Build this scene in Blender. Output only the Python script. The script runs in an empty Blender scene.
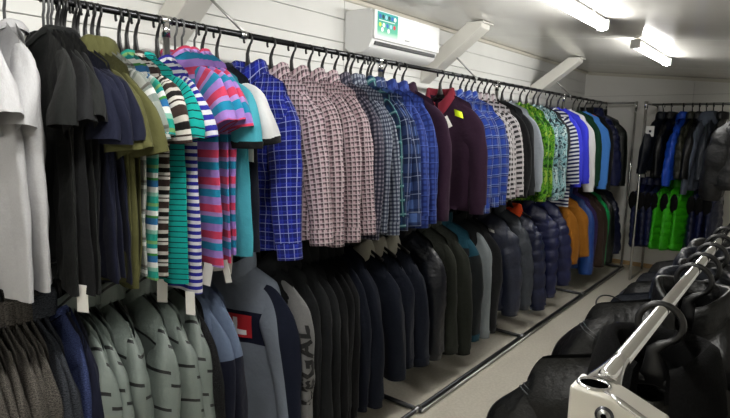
import bpy, bmesh, math, random
import numpy as np
from mathutils import Vector, Matrix

scene = bpy.context.scene
COL = scene.collection

# ------------------------------------------------------------------ camera
FPX, ROLL, VP, CH = 540.0, math.radians(1.3), (803.0, 140.0), 1.55
_c, _s = math.cos(ROLL), math.sin(ROLL)
RIM = np.array([[_c, _s], [-_s, _c]])
_v = RIM @ np.array([VP[0]-365, VP[1]-209])
PITCH = math.atan(-_v[1]/FPX)
YAW = math.atan(_v[0]/math.hypot(FPX, _v[1]))
RT = np.array([math.cos(YAW), math.sin(YAW), 0.0])
FW = np.array([-math.sin(YAW)*math.cos(PITCH), math.cos(YAW)*math.cos(PITCH), -math.sin(PITCH)])
UP = np.cross(RT, FW)


def ray(x, y):
    a, b = RIM @ np.array([x-365.0, y-209.0])
    return RT*a/FPX - UP*b/FPX + FW


def on(x, y, axis, val):
    d = ray(x, y)
    o = np.array([0, 0, CH])
    return o + d*((val-o[axis])/d[axis])


cam_data = bpy.data.cameras.new('camera')
cam = bpy.data.objects.new('camera', cam_data)
COL.objects.link(cam)
ex = RT*_c - UP*_s          # image x axis in the world
ey = RT*_s + UP*_c          # image up axis (content turned clockwise by ROLL)
# image right direction r' satisfies RIM; build from rays for safety
ex = ray(366, 209)-ray(365, 209)
ex /= np.linalg.norm(ex)
ey = ray(365, 208)-ray(365, 209)
ey /= np.linalg.norm(ey)
cam.matrix_world = Matrix(((ex[0], ey[0], -FW[0], 0), (ex[1], ey[1], -FW[1], 0), (ex[2], ey[2], -FW[2], CH), (0, 0, 0, 1)))
cam_data.sensor_width = 36.0
cam_data.lens = FPX/730*36
cam_data.clip_start = 0.02
scene.camera = cam

# ------------------------------------------------------------------ world and exposure
world = bpy.data.worlds.new('world')
scene.world = world
world.use_nodes = True
world.node_tree.nodes['Background'].inputs[0].default_value = (0.8, 0.85, 0.9, 1)
world.node_tree.nodes['Background'].inputs[1].default_value = 0.3
scene.view_settings.view_transform = 'Standard'
scene.view_settings.look = 'None'
scene.view_settings.gamma = 1
scene.view_settings.use_curve_mapping = False
scene.view_settings.exposure = 0.3
LAMP = 64.0

# ------------------------------------------------------------------ main dimensions
XB = -1.515            # front base bar of the long rack
XR = -1.835            # rails of the long rack
ZR, ZL = 1.925, 1.11   # top rail, lower rail
XW, YB, ZC, SL = -2.17, 7.03, 2.32, 0.1
XE, YN = 1.7, -2.2     # right wall, near wall


def zceil(x):
    return ZC - SL*(x-XW)


rng = np.random.default_rng(11)
random.seed(5)

# ------------------------------------------------------------------ materials


FAB = 0.57


def flin(h):
    c = lin(h)
    return (c[0]*FAB, c[1]*FAB, c[2]*FAB, 1.0)


def lin(h):
    h = h.lstrip('#')
    out = []
    for i in (0, 2, 4):
        c = int(h[i:i+2], 16)/255
        out.append(c/12.92 if c <= 0.04045 else ((c+0.055)/1.055)**2.4)
    return (*out, 1.0)


class NT:
    def __init__(self, name):
        self.m = bpy.data.materials.new(name)
        self.m.use_nodes = True
        self.t = self.m.node_tree
        self.b = self.t.nodes['Principled BSDF']
        self._uv = None

    def n(self, kind, **kw):
        x = self.t.nodes.new(kind)
        for k, v in kw.items():
            setattr(x, k, v)
        return x

    def link(self, a, b):
        self.t.links.new(a, b)

    def setin(self, sock, v):
        if hasattr(v, 'is_output'):
            self.link(v, sock)
        elif v is not None:
            sock.default_value = v

    def uv(self):
        if self._uv is None:
            u = self.n('ShaderNodeTexCoord')
            s = self.n('ShaderNodeSeparateXYZ')
            self.link(u.outputs['UV'], s.inputs[0])
            self._uv = (s.outputs[0], s.outputs[1], u.outputs['UV'], u.outputs['Object'])
        return self._uv

    def math(self, op, a, b=None, c=None):
        x = self.n('ShaderNodeMath', operation=op)
        self.setin(x.inputs[0], a)
        if b is not None:
            self.setin(x.inputs[1], b)
        if c is not None:
            self.setin(x.inputs[2], c)
        return x.outputs[0]

    def mix(self, f, a, b, mode='MIX'):
        x = self.n('ShaderNodeMix', data_type='RGBA', blend_type=mode)
        self.setin(x.inputs[0], f)
        self.setin(x.inputs[6], a)
        self.setin(x.inputs[7], b)
        return x.outputs[2]

    def noise(self, vec, scale, detail=3, rough=0.5):
        x = self.n('ShaderNodeTexNoise')
        x.inputs['Scale'].default_value = scale
        x.inputs['Detail'].default_value = detail
        x.inputs['Roughness'].default_value = rough
        if vec is not None:
            self.link(vec, x.inputs['Vector'])
        return x.outputs[0]

    def ramp(self, f, stops, interp='LINEAR'):
        x = self.n('ShaderNodeValToRGB')
        x.color_ramp.interpolation = interp
        e = x.color_ramp.elements
        while len(e) < len(stops):
            e.new(0.5)
        for el, (p, c) in zip(e, stops):
            el.position = p
        for el, (p, c) in zip(e, stops):
            el.color = c
        self.setin(x.inputs[0], f)
        return x.outputs[0]

    def bump(self, h, strength=0.3, dist=0.002):
        x = self.n('ShaderNodeBump')
        x.inputs['Strength'].default_value = strength
        x.inputs['Distance'].default_value = dist
        self.link(h, x.inputs['Height'])
        self.link(x.outputs[0], self.b.inputs['Normal'])

    def col(self, c):
        self.setin(self.b.inputs['Base Color'], c)

    def set(self, **kw):
        for k, v in kw.items():
            self.b.inputs[k].default_value = v


def fabric_finish(N, c, rough=0.85, heather=0.0, weave=True, sheen=0.15):
    u, v, uv, ob = N.uv()
    if heather > 0:
        mp = N.n('ShaderNodeMapping')
        mp.inputs['Scale'].default_value = (420, 160, 1)
        N.link(uv, mp.inputs[0])
        nz = N.noise(mp.outputs[0], 1.0, 2)
        f = N.math('MULTIPLY_ADD', nz, 2*heather, 1-heather)
        hs = N.n('ShaderNodeHueSaturation')
        N.link(f, hs.inputs['Value'])
        N.setin(hs.inputs['Color'], c)
        c = hs.outputs[0]
    N.col(c)
    N.set(Roughness=rough)
    N.b.inputs['Specular IOR Level'].default_value = 0.16
    if sheen:
        N.b.inputs['Sheen Weight'].default_value = sheen*0.3
    if weave:
        N.bump(N.noise(uv, 34, 3), 0.55, 0.006)
    return N.m


def solid(name, h, rough=0.85, heather=0.06, sheen=0.12):
    N = NT(name)
    return fabric_finish(N, flin(h), rough, heather, True, sheen)


def nylon(name, h, rough=0.42):
    N = NT(name)
    u, v, uv, ob = N.uv()
    N.col(flin(h))
    N.set(Roughness=rough)
    N.b.inputs['Specular IOR Level'].default_value = 0.34
    N.bump(N.noise(uv, 40, 4, 0.6), 0.6, 0.006)
    return N.m


def stripes(name, seq, vertical=False, heather=0.04, wobble=0.0):
    N = NT(name)
    u, v, uv, ob = N.uv()
    tot = sum(w for w, c in seq)
    x = u if vertical else v
    f = N.math('FRACT', N.math('DIVIDE', x, tot))
    pos, st = 0.0, []
    for w, c in seq:
        st.append((pos/tot, flin(c)))
        pos += w
    return fabric_finish(N, N.ramp(f, st, 'CONSTANT'), 0.88, heather)


def plaid(name, base, bands, heather=0.05, rough=0.85):
    """bands: (axis, period, width, offset, colour, strength)"""
    N = NT(name)
    u, v, uv, ob = N.uv()
    c = flin(base)
    for ax, per, wid, off, colr, al in bands:
        f = N.math('FRACT', N.math('DIVIDE', N.math('ADD', u if ax == 'u' else v, off), per))
        k = N.math('MULTIPLY', N.math('LESS_THAN', f, wid/per), al)
        c = N.mix(k, c, flin(colr))
    return fabric_finish(N, c, rough, heather)


def both(per, wid, off, colr, al):
    return [('u', per, wid, off, colr, al), ('v', per, wid, off, colr, al)]


def camo(name, cols, scale=22, stretch=(1, 0.55, 1)):
    N = NT(name)
    u, v, uv, ob = N.uv()
    mp = N.n('ShaderNodeMapping')
    mp.inputs['Scale'].default_value = stretch
    N.link(uv, mp.inputs[0])
    nz = N.noise(mp.outputs[0], scale, 2.5, 0.6)
    k = len(cols)
    st = [((0.0 if i == 0 else 0.36+0.28*i/k), flin(c)) for i, c in enumerate(cols)]
    return fabric_finish(N, N.ramp(nz, st, 'CONSTANT'), 0.85, 0.05)


def melange(name, a, b, sx=260, sy=900, mid=0.5):
    N = NT(name)
    u, v, uv, ob = N.uv()
    mp = N.n('ShaderNodeMapping')
    mp.inputs['Scale'].default_value = (sx*0.5, sy*0.45, 1)
    N.link(uv, mp.inputs[0])
    nz = N.noise(mp.outputs[0], 1.0, 3, 0.7)
    N.col(N.ramp(nz, [(mid-0.13, flin(a)), (mid+0.15, flin(b))]))
    N.set(Roughness=0.95)
    N.b.inputs['Specular IOR Level'].default_value = 0.16
    N.bump(nz, 0.6, 0.004)
    return N.m


def block(name, top, low, zsplit, extra=None):
    """two colours divided at a height of the garment (UV v = local height)"""
    N = NT(name)
    u, v, uv, ob = N.uv()
    c = N.mix(N.math('GREATER_THAN', v, zsplit), flin(low), flin(top))
    if extra:
        for lo, hi, cc in extra:
            k = N.math('MULTIPLY', N.math('GREATER_THAN', v, lo), N.math('LESS_THAN', v, hi))
            c = N.mix(k, c, flin(cc))
    return fabric_finish(N, c, 0.9, 0.12)


def plain(name, h, rough=0.5, metal=0.0, **kw):
    N = NT(name)
    N.col(lin(h))
    N.set(Roughness=rough, Metallic=metal)
    for k, v in kw.items():
        N.b.inputs[k.replace('_', ' ')].default_value = v
    return N.m


M = {}
# structure ---------------------------------------------------------
N = NT('wall_plank')
c = N.n('ShaderNodeTexCoord').outputs['Object']
nz = N.noise(c, 3, 4)
N.col(N.ramp(nz, [(0.3, lin('#d8d8d4')), (0.7, lin('#e0e0dc'))]))
N.set(Roughness=0.5)
M['plank'] = N.m
N = NT('wall_back_panel')
c = N.n('ShaderNodeTexCoord').outputs['Object']
N.col(N.ramp(N.noise(c, 2.5, 4), [(0.3, lin('#e6e4df')), (0.7, lin('#ecebe6'))]))
N.set(Roughness=0.55)
M['back'] = N.m
N = NT('ceiling_gloss')
c = N.n('ShaderNodeTexCoord').outputs['Object']
N.col(N.ramp(N.noise(c, 1.6, 4), [(0.3, lin('#d9d7d0')), (0.7, lin('#e0ded8'))]))
N.set(Roughness=0.11)
N.b.inputs['IOR'].default_value = 1.75
N.bump(N.noise(c, 2.2, 2), 0.12, 0.02)
M['ceil'] = N.m
N = NT('floor_lino')
c = N.n('ShaderNodeTexCoord').outputs['Object']
a = N.noise(c, 2.0, 5, 0.6)
b = N.noise(c, 60, 3, 0.6)
mx = N.mix(0.35, N.ramp(a, [(0.3, lin('#bab5a8')), (0.7, lin('#cac5b9'))]), N.ramp(b, [(0.35, lin('#a8a294')), (0.65, lin('#d2cdc1'))]))
N.col(mx)
N.setin(N.b.inputs['Roughness'], N.math('MULTIPLY_ADD', a, 0.25, 0.2))
M['floor'] = N.m
M['joint'] = plain('plank_joint', '#8b8a86', 0.8)
M['base'] = plain('baseboard', '#b89a6c', 0.6)
M['trim'] = plain('ceiling_trim', '#cfcabd', 0.5)
M['brace'] = plain('brace_white', '#d6d4cc', 0.45)
M['chrome'] = plain('chrome', '#d8d8d8', 0.09, 1.0)
M['steel'] = plain('brushed_steel', '#a9aaa8', 0.3, 1.0)
M['darksteel'] = plain('dark_steel', '#55565a', 0.35, 1.0)
M['blackrail'] = plain('dark_rail', '#3a3b3d', 0.25, 0.9)
M['bplastic'] = plain('black_plastic', '#111112', 0.38)
M['gplastic'] = plain('grey_plastic', '#4a4b4c', 0.4)
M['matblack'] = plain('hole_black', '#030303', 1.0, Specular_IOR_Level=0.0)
M['acwhite'] = plain('ac_white', '#eeefee', 0.22)
M['acside'] = plain('ac_side', '#c9cac9', 0.4)
M['acdark'] = plain('ac_vent_dark', '#26282a', 0.5)
M['acgrey'] = plain('ac_mark_grey', '#8f9294', 0.5)
N = NT('ac_sticker')
u, v, uv, ob = N.uv()
N.col(N.ramp(v, [(0.0, lin('#cfe9d8')), (0.25, lin('#57b796')), (0.75, lin('#2aa08e')), (1.0, lin('#3aa6a6'))]))
N.set(Roughness=0.4)
M['sticker'] = N.m
for nm, hx in (('icon_white', '#f2f6f4'), ('icon_blue', '#2f63b8'), ('icon_dark', '#1f3f48'), ('icon_red', '#d8344a'), ('icon_yellow', '#cfe04a'), ('icon_light', '#9ad0e8')):
    M[nm] = plain(nm, hx, 0.4)
N = NT('lamp_glow')
N.set(Roughness=0.4)
N.col(lin('#ffffff'))
N.b.inputs['Emission Color'].default_value = (1.0, 0.985, 0.95, 1)
N.b.inputs['Emission Strength'].default_value = LAMP
M['glow'] = N.m
M['lampbody'] = plain('lamp_body', '#dcdcd8', 0.4)
M['paper'] = plain('paper_tag', '#e4e2dc', 0.7)
M['yellow'] = plain('price_sticker', '#d9f21a', 0.6)
M['label'] = plain('white_label', '#d8d8d8', 0.7)
M['button'] = plain('button_dark', '#20222c', 0.35)
M['buttonw'] = plain('button_pale', '#c8c4c4', 0.35)
M['zip'] = plain('zip_metal', '#7d7e80', 0.35, 0.9)
M['satin'] = plain('satin_metal', '#d8d5cc', 0.38, 0.55)
M['label_grey'] = plain('grey_print', '#85888c', 0.7)
M['stitch'] = plain('stitching', '#3a3d40', 0.6)
M['beigebar'] = plain('scratched_bar', '#9c968a', 0.5, 0.4)

# ------------------------------------------------------------------ object helpers


def mesh_obj(name, me, parent=None, mat=None, kind=None):
    o = bpy.data.objects.new(name, me)
    COL.objects.link(o)
    if mat is not None and not me.materials:
        me.materials.append(mat)
    if parent is not None:
        o.parent = parent
    if kind:
        o['kind'] = kind
    return o


def tag(o, label, cat, group=None):
    o['label'] = label
    o['category'] = cat
    if group:
        o['group'] = group
    return o


def empty(name, loc, rz=0.0):
    o = bpy.data.objects.new(name, None)
    o.empty_display_size = 0.05
    o.location = loc
    o.rotation_euler = (0, 0, rz)
    COL.objects.link(o)
    return o


def raw_mesh(name, V, F, uv=None, smooth=True, mat=None):
    me = bpy.data.meshes.new(name)
    V = np.asarray(V, dtype=np.float32).reshape(-1, 3)
    F = np.asarray(F, dtype=np.int32)
    me.vertices.add(len(V))
    me.vertices.foreach_set('co', V.ravel())
    k = F.shape[1]
    me.loops.add(F.size)
    me.loops.foreach_set('vertex_index', F.ravel())
    me.polygons.add(len(F))
    me.polygons.foreach_set('loop_start', np.arange(0, F.size, k, dtype=np.int32))
    me.polygons.foreach_set('loop_total', np.full(len(F), k, dtype=np.int32))
    if smooth:
        me.polygons.foreach_set('use_smooth', np.ones(len(F), dtype=bool))
    if uv is not None:
        l = me.uv_layers.new(name='UVMap')
        l.data.foreach_set('uv', np.asarray(uv, dtype=np.float32).ravel())
    me.update(calc_edges=True)
    if mat is not None:
        me.materials.append(mat)
    return me


def grid(name, P, closed=True, UV=None, mat=None, flip=False, cap=False):
    """P (rings, pts, 3) -> quads. UV (rings, pts(+1 if closed), 2)."""
    m, n, _ = P.shape
    idx = np.arange(m*n).reshape(m, n)
    a = idx[:-1]
    b = idx[1:]
    if closed:
        a2, b2 = np.roll(a, -1, 1), np.roll(b, -1, 1)
    else:
        a2, b2 = a[:, 1:], b[:, 1:]
        a, b = a[:, :-1], b[:, :-1]
    F = np.stack([a, a2, b2, b] if flip else [a, b, b2, a2], -1).reshape(-1, 4)
    uv = None
    if UV is not None:
        U = UV
        if closed and U.shape[1] == n:
            U = np.concatenate([U, U[:, :1]], 1)
        q = [U[:-1, :-1], U[:-1, 1:], U[1:, 1:], U[1:, :-1]] if flip else [U[:-1, :-1], U[1:, :-1], U[1:, 1:], U[:-1, 1:]]
        uv = np.stack(q, 2).reshape(-1, 2)
    return raw_mesh(name, P.reshape(-1, 3), F, uv, True, mat)


def bm_mesh(name, bm, mat=None, smooth=False):
    me = bpy.data.meshes.new(name)
    bm.to_mesh(me)
    bm.free()
    if smooth:
        me.polygons.foreach_set('use_smooth', np.ones(len(me.polygons), dtype=bool))
    if mat is not None:
        me.materials.append(mat)
    return me


def add_box(bm, lo, hi, bev=0.0, seg=2):
    r = bmesh.ops.create_cube(bm, size=1.0)
    vs = r['verts']
    for v in vs:
        v.co = Vector([lo[i]+(v.co[i]+0.5)*(hi[i]-lo[i]) for i in range(3)])
    if bev > 0:
        es = list({e for v in vs for e in v.link_edges})
        bmesh.ops.bevel(bm, geom=es, offset=bev, segments=seg, profile=0.6, affect='EDGES')


def box(name, lo, hi, mat, parent=None, bev=0.0, kind=None, smooth=False):
    bm = bmesh.new()
    add_box(bm, lo, hi, bev)
    return mesh_obj(name, bm_mesh(name, bm, mat, smooth), parent, None, kind)


def tube_pts(path, rad, n=12, ends=True):
    """tube along a polyline; rad scalar or list or (a,b) tuples"""
    path = np.asarray(path, float)
    k = len(path)
    T = np.gradient(path, axis=0)
    T /= np.linalg.norm(T, axis=1)[:, None]+1e-12
    ref = np.array([0, 1.0, 0]) if abs(T[0][1]) < 0.9 else np.array([1.0, 0, 0])
    rings = []
    th = np.linspace(0, 2*np.pi, n, endpoint=False)
    for i in range(k):
        a = ref - T[i]*(ref@T[i])
        a /= np.linalg.norm(a)
        ref = a
        b = np.cross(T[i], a)
        r = rad if isinstance(rad, tuple) else (rad[i] if hasattr(rad, '__len__') else rad)
        ra, rb = r if hasattr(r, '__len__') else (r, r)
        rings.append(path[i]+np.outer(np.cos(th)*ra, a)+np.outer(np.sin(th)*rb, b))
    P = np.array(rings)
    if ends:
        P = np.concatenate([np.repeat(path[None, :1], n, 1) if False else np.broadcast_to(path[0], (1, n, 3)), P, np.broadcast_to(path[-1], (1, n, 3))], 0)
    return P


def tube(name, path, rad, mat, parent=None, n=12, kind=None):
    return mesh_obj(name, grid(name, tube_pts(path, rad, n), True, None, mat), parent, None, kind)


def tube_mesh(name, path, rad, mat, n=12):
    return grid(name, tube_pts(path, rad, n), True, None, mat)


# ------------------------------------------------------------------ the room
box('floor', (XW-0.1, YN-0.1, -0.1), (XE+0.1, YB+0.1, 0), M['floor'], kind='structure')

w = box('wall_left', (XW-0.12, YN, 0), (XW-0.012, YB+0.1, ZC), M['joint'], kind='structure')
PH = 0.132
k = 0
z = ZC
me_pl = None
while z > 0.02:
    lo = max(z-PH, 0.0)
    for (ya, yb) in ((YN, 2.478), (2.482, YB)):
        bm = bmesh.new()
        add_box(bm, (XW-0.014, ya, lo+0.0016), (XW, yb, z-0.0016), 0.002, 1)
        p = mesh_obj('plank', bm_mesh('plank', bm, M['plank']), w)
    z = lo
w = box('wall_back', (XW-0.1, YB+0.002, 0), (XE+0.1, YB+0.12, ZC+0.1), M['joint'], kind='structure')
for i, (xa, xb_) in enumerate(((XW, -1.0), (-0.997, 0.2), (0.203, XE))):
    box('panel', (xa, YB-0.01, 0.0), (xb_, YB+0.002, 2.02), M['back'], w)
    bm = bmesh.new()
    add_box(bm, (xa, YB-0.01, 2.023), (xb_, YB+0.002, 2.4), 0)
    for v_ in bm.verts:
        if v_.co.z > 2.3:
            v_.co.z = zceil(v_.co.x)
    mesh_obj('panel', bm_mesh('panel', bm, M['back']), w)
box('wall_right', (XE, YN, 0), (XE+0.1, YB, 2.4), M['back'], kind='structure')
box('wall_near', (XW, YN-0.1, 0), (XE, YN, 2.4), M['back'], kind='structure')
# ceiling: glossy sheets that slope down to the right, joints across
bm = bmesh.new()
add_box(bm, (XW-0.1, YN-0.1, 0.012), (XE+0.1, YB+0.1, 0.1))
for v_ in bm.verts:
    v_.co.z += zceil(v_.co.x)
w = mesh_obj('ceiling', bm_mesh('ceiling', bm, M['joint']), kind='structure')
edges = [YN-0.1, 0.05, 2.06, 4.07, 5.98, YB+0.1]
for a, b in zip(edges[:-1], edges[1:]):
    bm = bmesh.new()
    add_box(bm, (XW-0.1, a+0.002, 0.0), (XE+0.1, b-0.002, 0.013))
    for v_ in bm.verts:
        v_.co.z += zceil(v_.co.x)
    mesh_obj('ceiling_panel', bm_mesh('ceiling_panel', bm, M['ceil']), w)
# wall to ceiling trim
bm = bmesh.new()
add_box(bm, (XW, YN, ZC-0.028), (XW+0.022, YB, ZC-0.0035), 0.004, 1)
mesh_obj('trim_1', bm_mesh('trim_1', bm, M['trim']), kind='structure')
bm = bmesh.new()
add_box(bm, (XW+0.03, YB-0.03, -0.035), (XE, YB-0.0105, -0.002))
for v_ in bm.verts:
    v_.co.z += zceil(v_.co.x)
mesh_obj('trim_2', bm_mesh('trim_2', bm, M['trim']), kind='structure')
box('baseboard_back', (XW+0.02, YB-0.024, 0.001), (XE, YB-0.0105, 0.05), M['base'], kind='structure')
box('baseboard_left', (XW+0.0005, YN, 0.001), (XW+0.014, YB-0.03, 0.05), M['base'], kind='structure')

# ------------------------------------------------------------------ roof braces and rail struts
BR = [(1.35, 'white roof brace behind the rail above the striped tees', 'thin steel strut from the ceiling to the rail near the pink striped tees'),
      (3.37, 'white roof brace right of the air conditioner', 'thin steel strut from the brace beside the air conditioner to the rail'),
      (5.35, 'white roof brace farthest from the air conditioner, near the back corner', 'thin steel strut from the farthest roof brace to the rail')]
for yb_, lab, lab2 in BR:
    r = empty('roof_brace', (XW, yb_, 1.92))
    x1 = 0.46
    z1 = zceil(XW+x1)-1.92-0.004
    d = Vector((x1, 0, z1)).normalized()
    nrm = Vector((-d.z, 0, d.x))
    hw, th = 0.06, 0.045
    bm = bmesh.new()
    pts = [(0.001, 0.0), (0.001, 0.11), (x1-0.09, z1+0.0), (x1, z1-0.008), (x1, z1-0.05), (0.02, -0.02)]
    pts = [(0.001, -0.03), (0.001, 0.10), (x1-0.1, z1+0.004), (x1, z1-0.006), (x1, z1-0.04)]
    fr = [bm.verts.new((px, -hw, pz)) for px, pz in pts]
    bk = [bm.verts.new((px, hw, pz)) for px, pz in pts]
    bm.faces.new(fr)
    bm.faces.new(bk[::-1])
    for i in range(len(pts)):
        j = (i+1) % len(pts)
        bm.faces.new([fr[j], fr[i], bk[i], bk[j]])
    bmesh.ops.recalc_face_normals(bm, faces=bm.faces)
    bmesh.ops.bevel(bm, geom=list(bm.edges), offset=0.004, segments=1, affect='EDGES')
    mesh_obj('beam', bm_mesh('beam', bm, M['brace']), r)
    box('foot_plate', (x1-0.105, -hw-0.012, z1-0.012), (x1+0.02, hw+0.012, z1-0.002), M['brace'], r, 0.001).rotation_euler = (0, 0, 0)
    tag(r, lab, 'brace', 'roof braces along the plank wall')
    s = empty('rail_strut', (XR, yb_+0.02, ZR))
    top = np.array([-0.13, 0.0, 0.17])
    mesh_obj('rod', tube_mesh('rod', [top, (0.0, 0.10, 0.012)], 0.006, M['steel'], 8), s)
    mesh_obj('bolt', tube_mesh('bolt', [top+np.array([0, -0.02, 0]), top+np.array([0, 0.03, 0])], 0.011, M['darksteel'], 8), s)
    mesh_obj('clamp', tube_mesh('clamp', [(0, 0.085, 0), (0, 0.115, 0)], 0.017, M['steel'], 12), s)
    tag(s, lab2, 'strut', 'steel rail struts')

# ------------------------------------------------------------------ ceiling lamps
LX = -0.93
for (ya, yb_, lab) in ((-1.75, -0.6, 'white batten lamp on the ceiling behind the viewpoint'),
                       (0.15, 1.3, 'white batten lamp on the ceiling straight overhead, out of frame'),
                       (2.1, 3.25, 'long lit batten lamp on the ceiling, the nearer of the two in view'),
                       (3.98, 5.06, 'shorter lit batten lamp on the ceiling toward the back wall')):
    zt = zceil(LX)
    r = empty('ceiling_lamp', (LX, (ya+yb_)/2, zt))
    h = (yb_-ya)/2
    box('housing', (-0.014, -h, -0.030), (0.014, h, -0.012), M['lampbody'], r, 0.003)
    ys = np.array([-h+0.02, h-0.02])
    pth = np.stack([np.zeros(12), np.linspace(-h+0.02, h-0.02, 12), np.full(12, -0.048)], 1)
    mesh_obj('diffuser', tube_mesh('diffuser', pth, (0.020, 0.026), M['glow'], 18), r)
    box('end_cap', (-0.031, -h-0.004, -0.072), (0.031, -h+0.022, -0.014), M['lampbody'], r, 0.006)
    box('end_cap', (-0.031, h-0.022, -0.072), (0.031, h+0.004, -0.014), M['lampbody'], r, 0.006)
    for yy in (-h*0.6, h*0.6):
        box('mount', (-0.012, yy-0.02, -0.014), (0.012, yy+0.02, 0.0), M['lampbody'], r)
    tag(r, lab, 'lamp', 'batten lamps in a row along the ceiling')

# ------------------------------------------------------------------ air conditioner
ACX = XW
ay0, ay1, az0, az1 = 2.485, 3.19, 1.99, 2.238
r = empty('air_conditioner', (ACX, (ay0+ay1)/2, az0))
hh, ww, dd = az1-az0, (ay1-ay0)/2, 0.21
prof = [(0.001, 0.03), (0.06, 0.0), (0.14, 0.002), (0.185, 0.028), (0.205, 0.07), (dd, 0.15), (dd-0.004, hh-0.03), (dd-0.022, hh-0.006), (dd-0.05, hh), (0.001, hh)]
bm = bmesh.new()
L_ = [bm.verts.new((a, -ww+0.012, b)) for a, b in prof]
R_ = [bm.verts.new((a, ww-0.012, b)) for a, b in prof]
for i in range(len(prof)):
    j = (i+1) % len(prof)
    bm.faces.new([L_[i], L_[j], R_[j], R_[i]])
bmesh.ops.recalc_face_normals(bm, faces=bm.faces)
mesh_obj('body', bm_mesh('body', bm, M['acwhite'], True), r)
for sgn in (-1, 1):
    bm = bmesh.new()
    c0 = [bm.verts.new((a, sgn*(ww-0.012), b)) for a, b in prof]
    c1 = [bm.verts.new((0.1+(a-0.1)*0.97, sgn*ww, hh/2+(b-hh/2)*0.96)) for a, b in prof]
    bm.faces.new(c1)
    for i in range(len(prof)):
        j = (i+1) % len(prof)
        bm.faces.new([c0[i], c0[j], c1[j], c1[i]])
    bmesh.ops.recalc_face_normals(bm, faces=bm.faces)
    mesh_obj('end_cover', bm_mesh('end_cover', bm, M['acwhite']), r)
fp = box('front_panel', (dd-0.004, -ww+0.002, 0.075), (dd+0.012, ww-0.002, hh-0.012), M['acwhite'], r, 0.006, smooth=False)
box('air_flap', (0.10, -ww+0.05, -0.004), (0.19, ww-0.05, 0.006), M['acdark'], r, 0.003).rotation_euler = (0, math.radians(-14), 0)
box('vent_slot', (0.182, -ww+0.03, 0.046), (0.2085, ww-0.03, 0.066), M['acdark'], r, 0.002)
xf = dd+0.0122
st = raw_mesh('sticker', [(xf+0.0004, -ww+0.025, hh-0.155), (xf+0.0004, -ww+0.225, hh-0.155), (xf+0.0004, -ww+0.225, hh-0.020), (xf+0.0004, -ww+0.025, hh-0.020)], [[0, 1, 2, 3]], [(0, 0), (1, 0), (1, 1), (0, 1)], False, M['sticker'])
so = mesh_obj('sticker', st, fp)
icons = [(0.012+0.024*i, 0.083, c_) for i, c_ in enumerate(('icon_blue', 'icon_dark', 'icon_light', 'icon_dark', 'icon_blue', 'icon_white'))]
icons += [(0.012+0.029*i, 0.045, c_) for i, c_ in enumerate(('icon_yellow', 'icon_white', 'icon_blue', 'icon_light', 'icon_red'))]
icons += [(0.03, 0.024, 'icon_white'), (0.08, 0.022, 'icon_white')]
for iu, iv, cm in icons:
    y0, z0 = -ww+0.025+iu*1.2, hh-0.155+iv*1.2
    s_ = 0.023
    th = np.linspace(0, 2*np.pi, 8, endpoint=False)+np.pi/8
    V = [(xf+0.0009, y0+s_/2+s_*0.56*math.cos(t), z0+s_/2+s_*0.56*math.sin(t)) for t in th]
    mesh_obj('icon', raw_mesh('icon', V, [list(range(8))], None, False, M[cm]), so)
for i, (ia, ib, iz) in enumerate(((0.05, 0.16, 0.075),)):
    box('headline', (xf+0.0005, -ww+0.025+0.015, hh-0.155+0.088), (xf+0.001, -ww+0.025+0.17, hh-0.155+0.092), M['icon_white'], so)
box('display_window', (xf-0.001, -ww+0.30, hh-0.105), (xf+0.0006, -ww+0.32, hh-0.078), M['icon_white'], fp)
box('maker_mark', (xf-0.001, -ww+0.30, 0.098), (xf+0.0006, -ww+0.352, 0.106), M['acgrey'], fp)
box('small_mark', (xf-0.001, ww-0.03, 0.085), (xf+0.0006, ww-0.018, 0.092), M['acgrey'], fp)
tag(r, 'white wall-mounted air conditioner with green icon sticker above the rail', 'air conditioner')

# ------------------------------------------------------------------ long two-tier rack on the left
rk = empty('clothes_rack', (XR, 0, 0))
J = [-0.4, 1.12, 2.40, 3.85, 5.32, 6.78]
RB = XB-XR
mesh_obj('top_rail', tube_mesh('top_rail', [(0, -0.4, ZR), (0, 6.78, ZR)], 0.0125, M['blackrail'], 14), rk)
mesh_obj('lower_rail', tube_mesh('lower_rail', [(0, -0.4, ZL), (0, 6.78, ZL)], 0.0125, M['blackrail'], 14), rk)
mesh_obj('base_bar', tube_mesh('base_bar', [(RB, -0.4, 0.016), (RB, 6.78, 0.016)], 0.0125, M['darksteel'], 12), rk)
mesh_obj('base_bar', tube_mesh('base_bar', [(RB+0.03, 2.40, 0.014), (RB+0.03, 6.78, 0.014)], 0.010, M['steel'], 12), rk)
mesh_obj('base_bar', tube_mesh('base_bar', [(-0.24, -0.4, 0.016), (-0.24, 6.78, 0.016)], 0.0125, M['darksteel'], 12), rk)
for y in J:
    mesh_obj('cross_bar', tube_mesh('cross_bar', [(-0.24, y, 0.016), (RB+0.03, y, 0.016)], 0.0125, M['darksteel'], 12), rk)
    mesh_obj('post', tube_mesh('post', [(0, y, 0.016), (0, y, ZR-0.01)], 0.0125, M['steel'], 12), rk)
    mesh_obj('joint', tube_mesh('joint', [(0, y-0.02, ZR), (0, y+0.02, ZR)], 0.0165, M['chrome'], 12), rk)
    mesh_obj('joint', tube_mesh('joint', [(0, y, ZR-0.06), (0, y, ZR-0.005)], 0.016, M['chrome'], 12), rk)
    mesh_obj('foot_joint', tube_mesh('foot_joint', [(RB, y-0.025, 0.0175), (RB, y+0.025, 0.0175)], 0.017, M['steel'], 12), rk)
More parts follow.
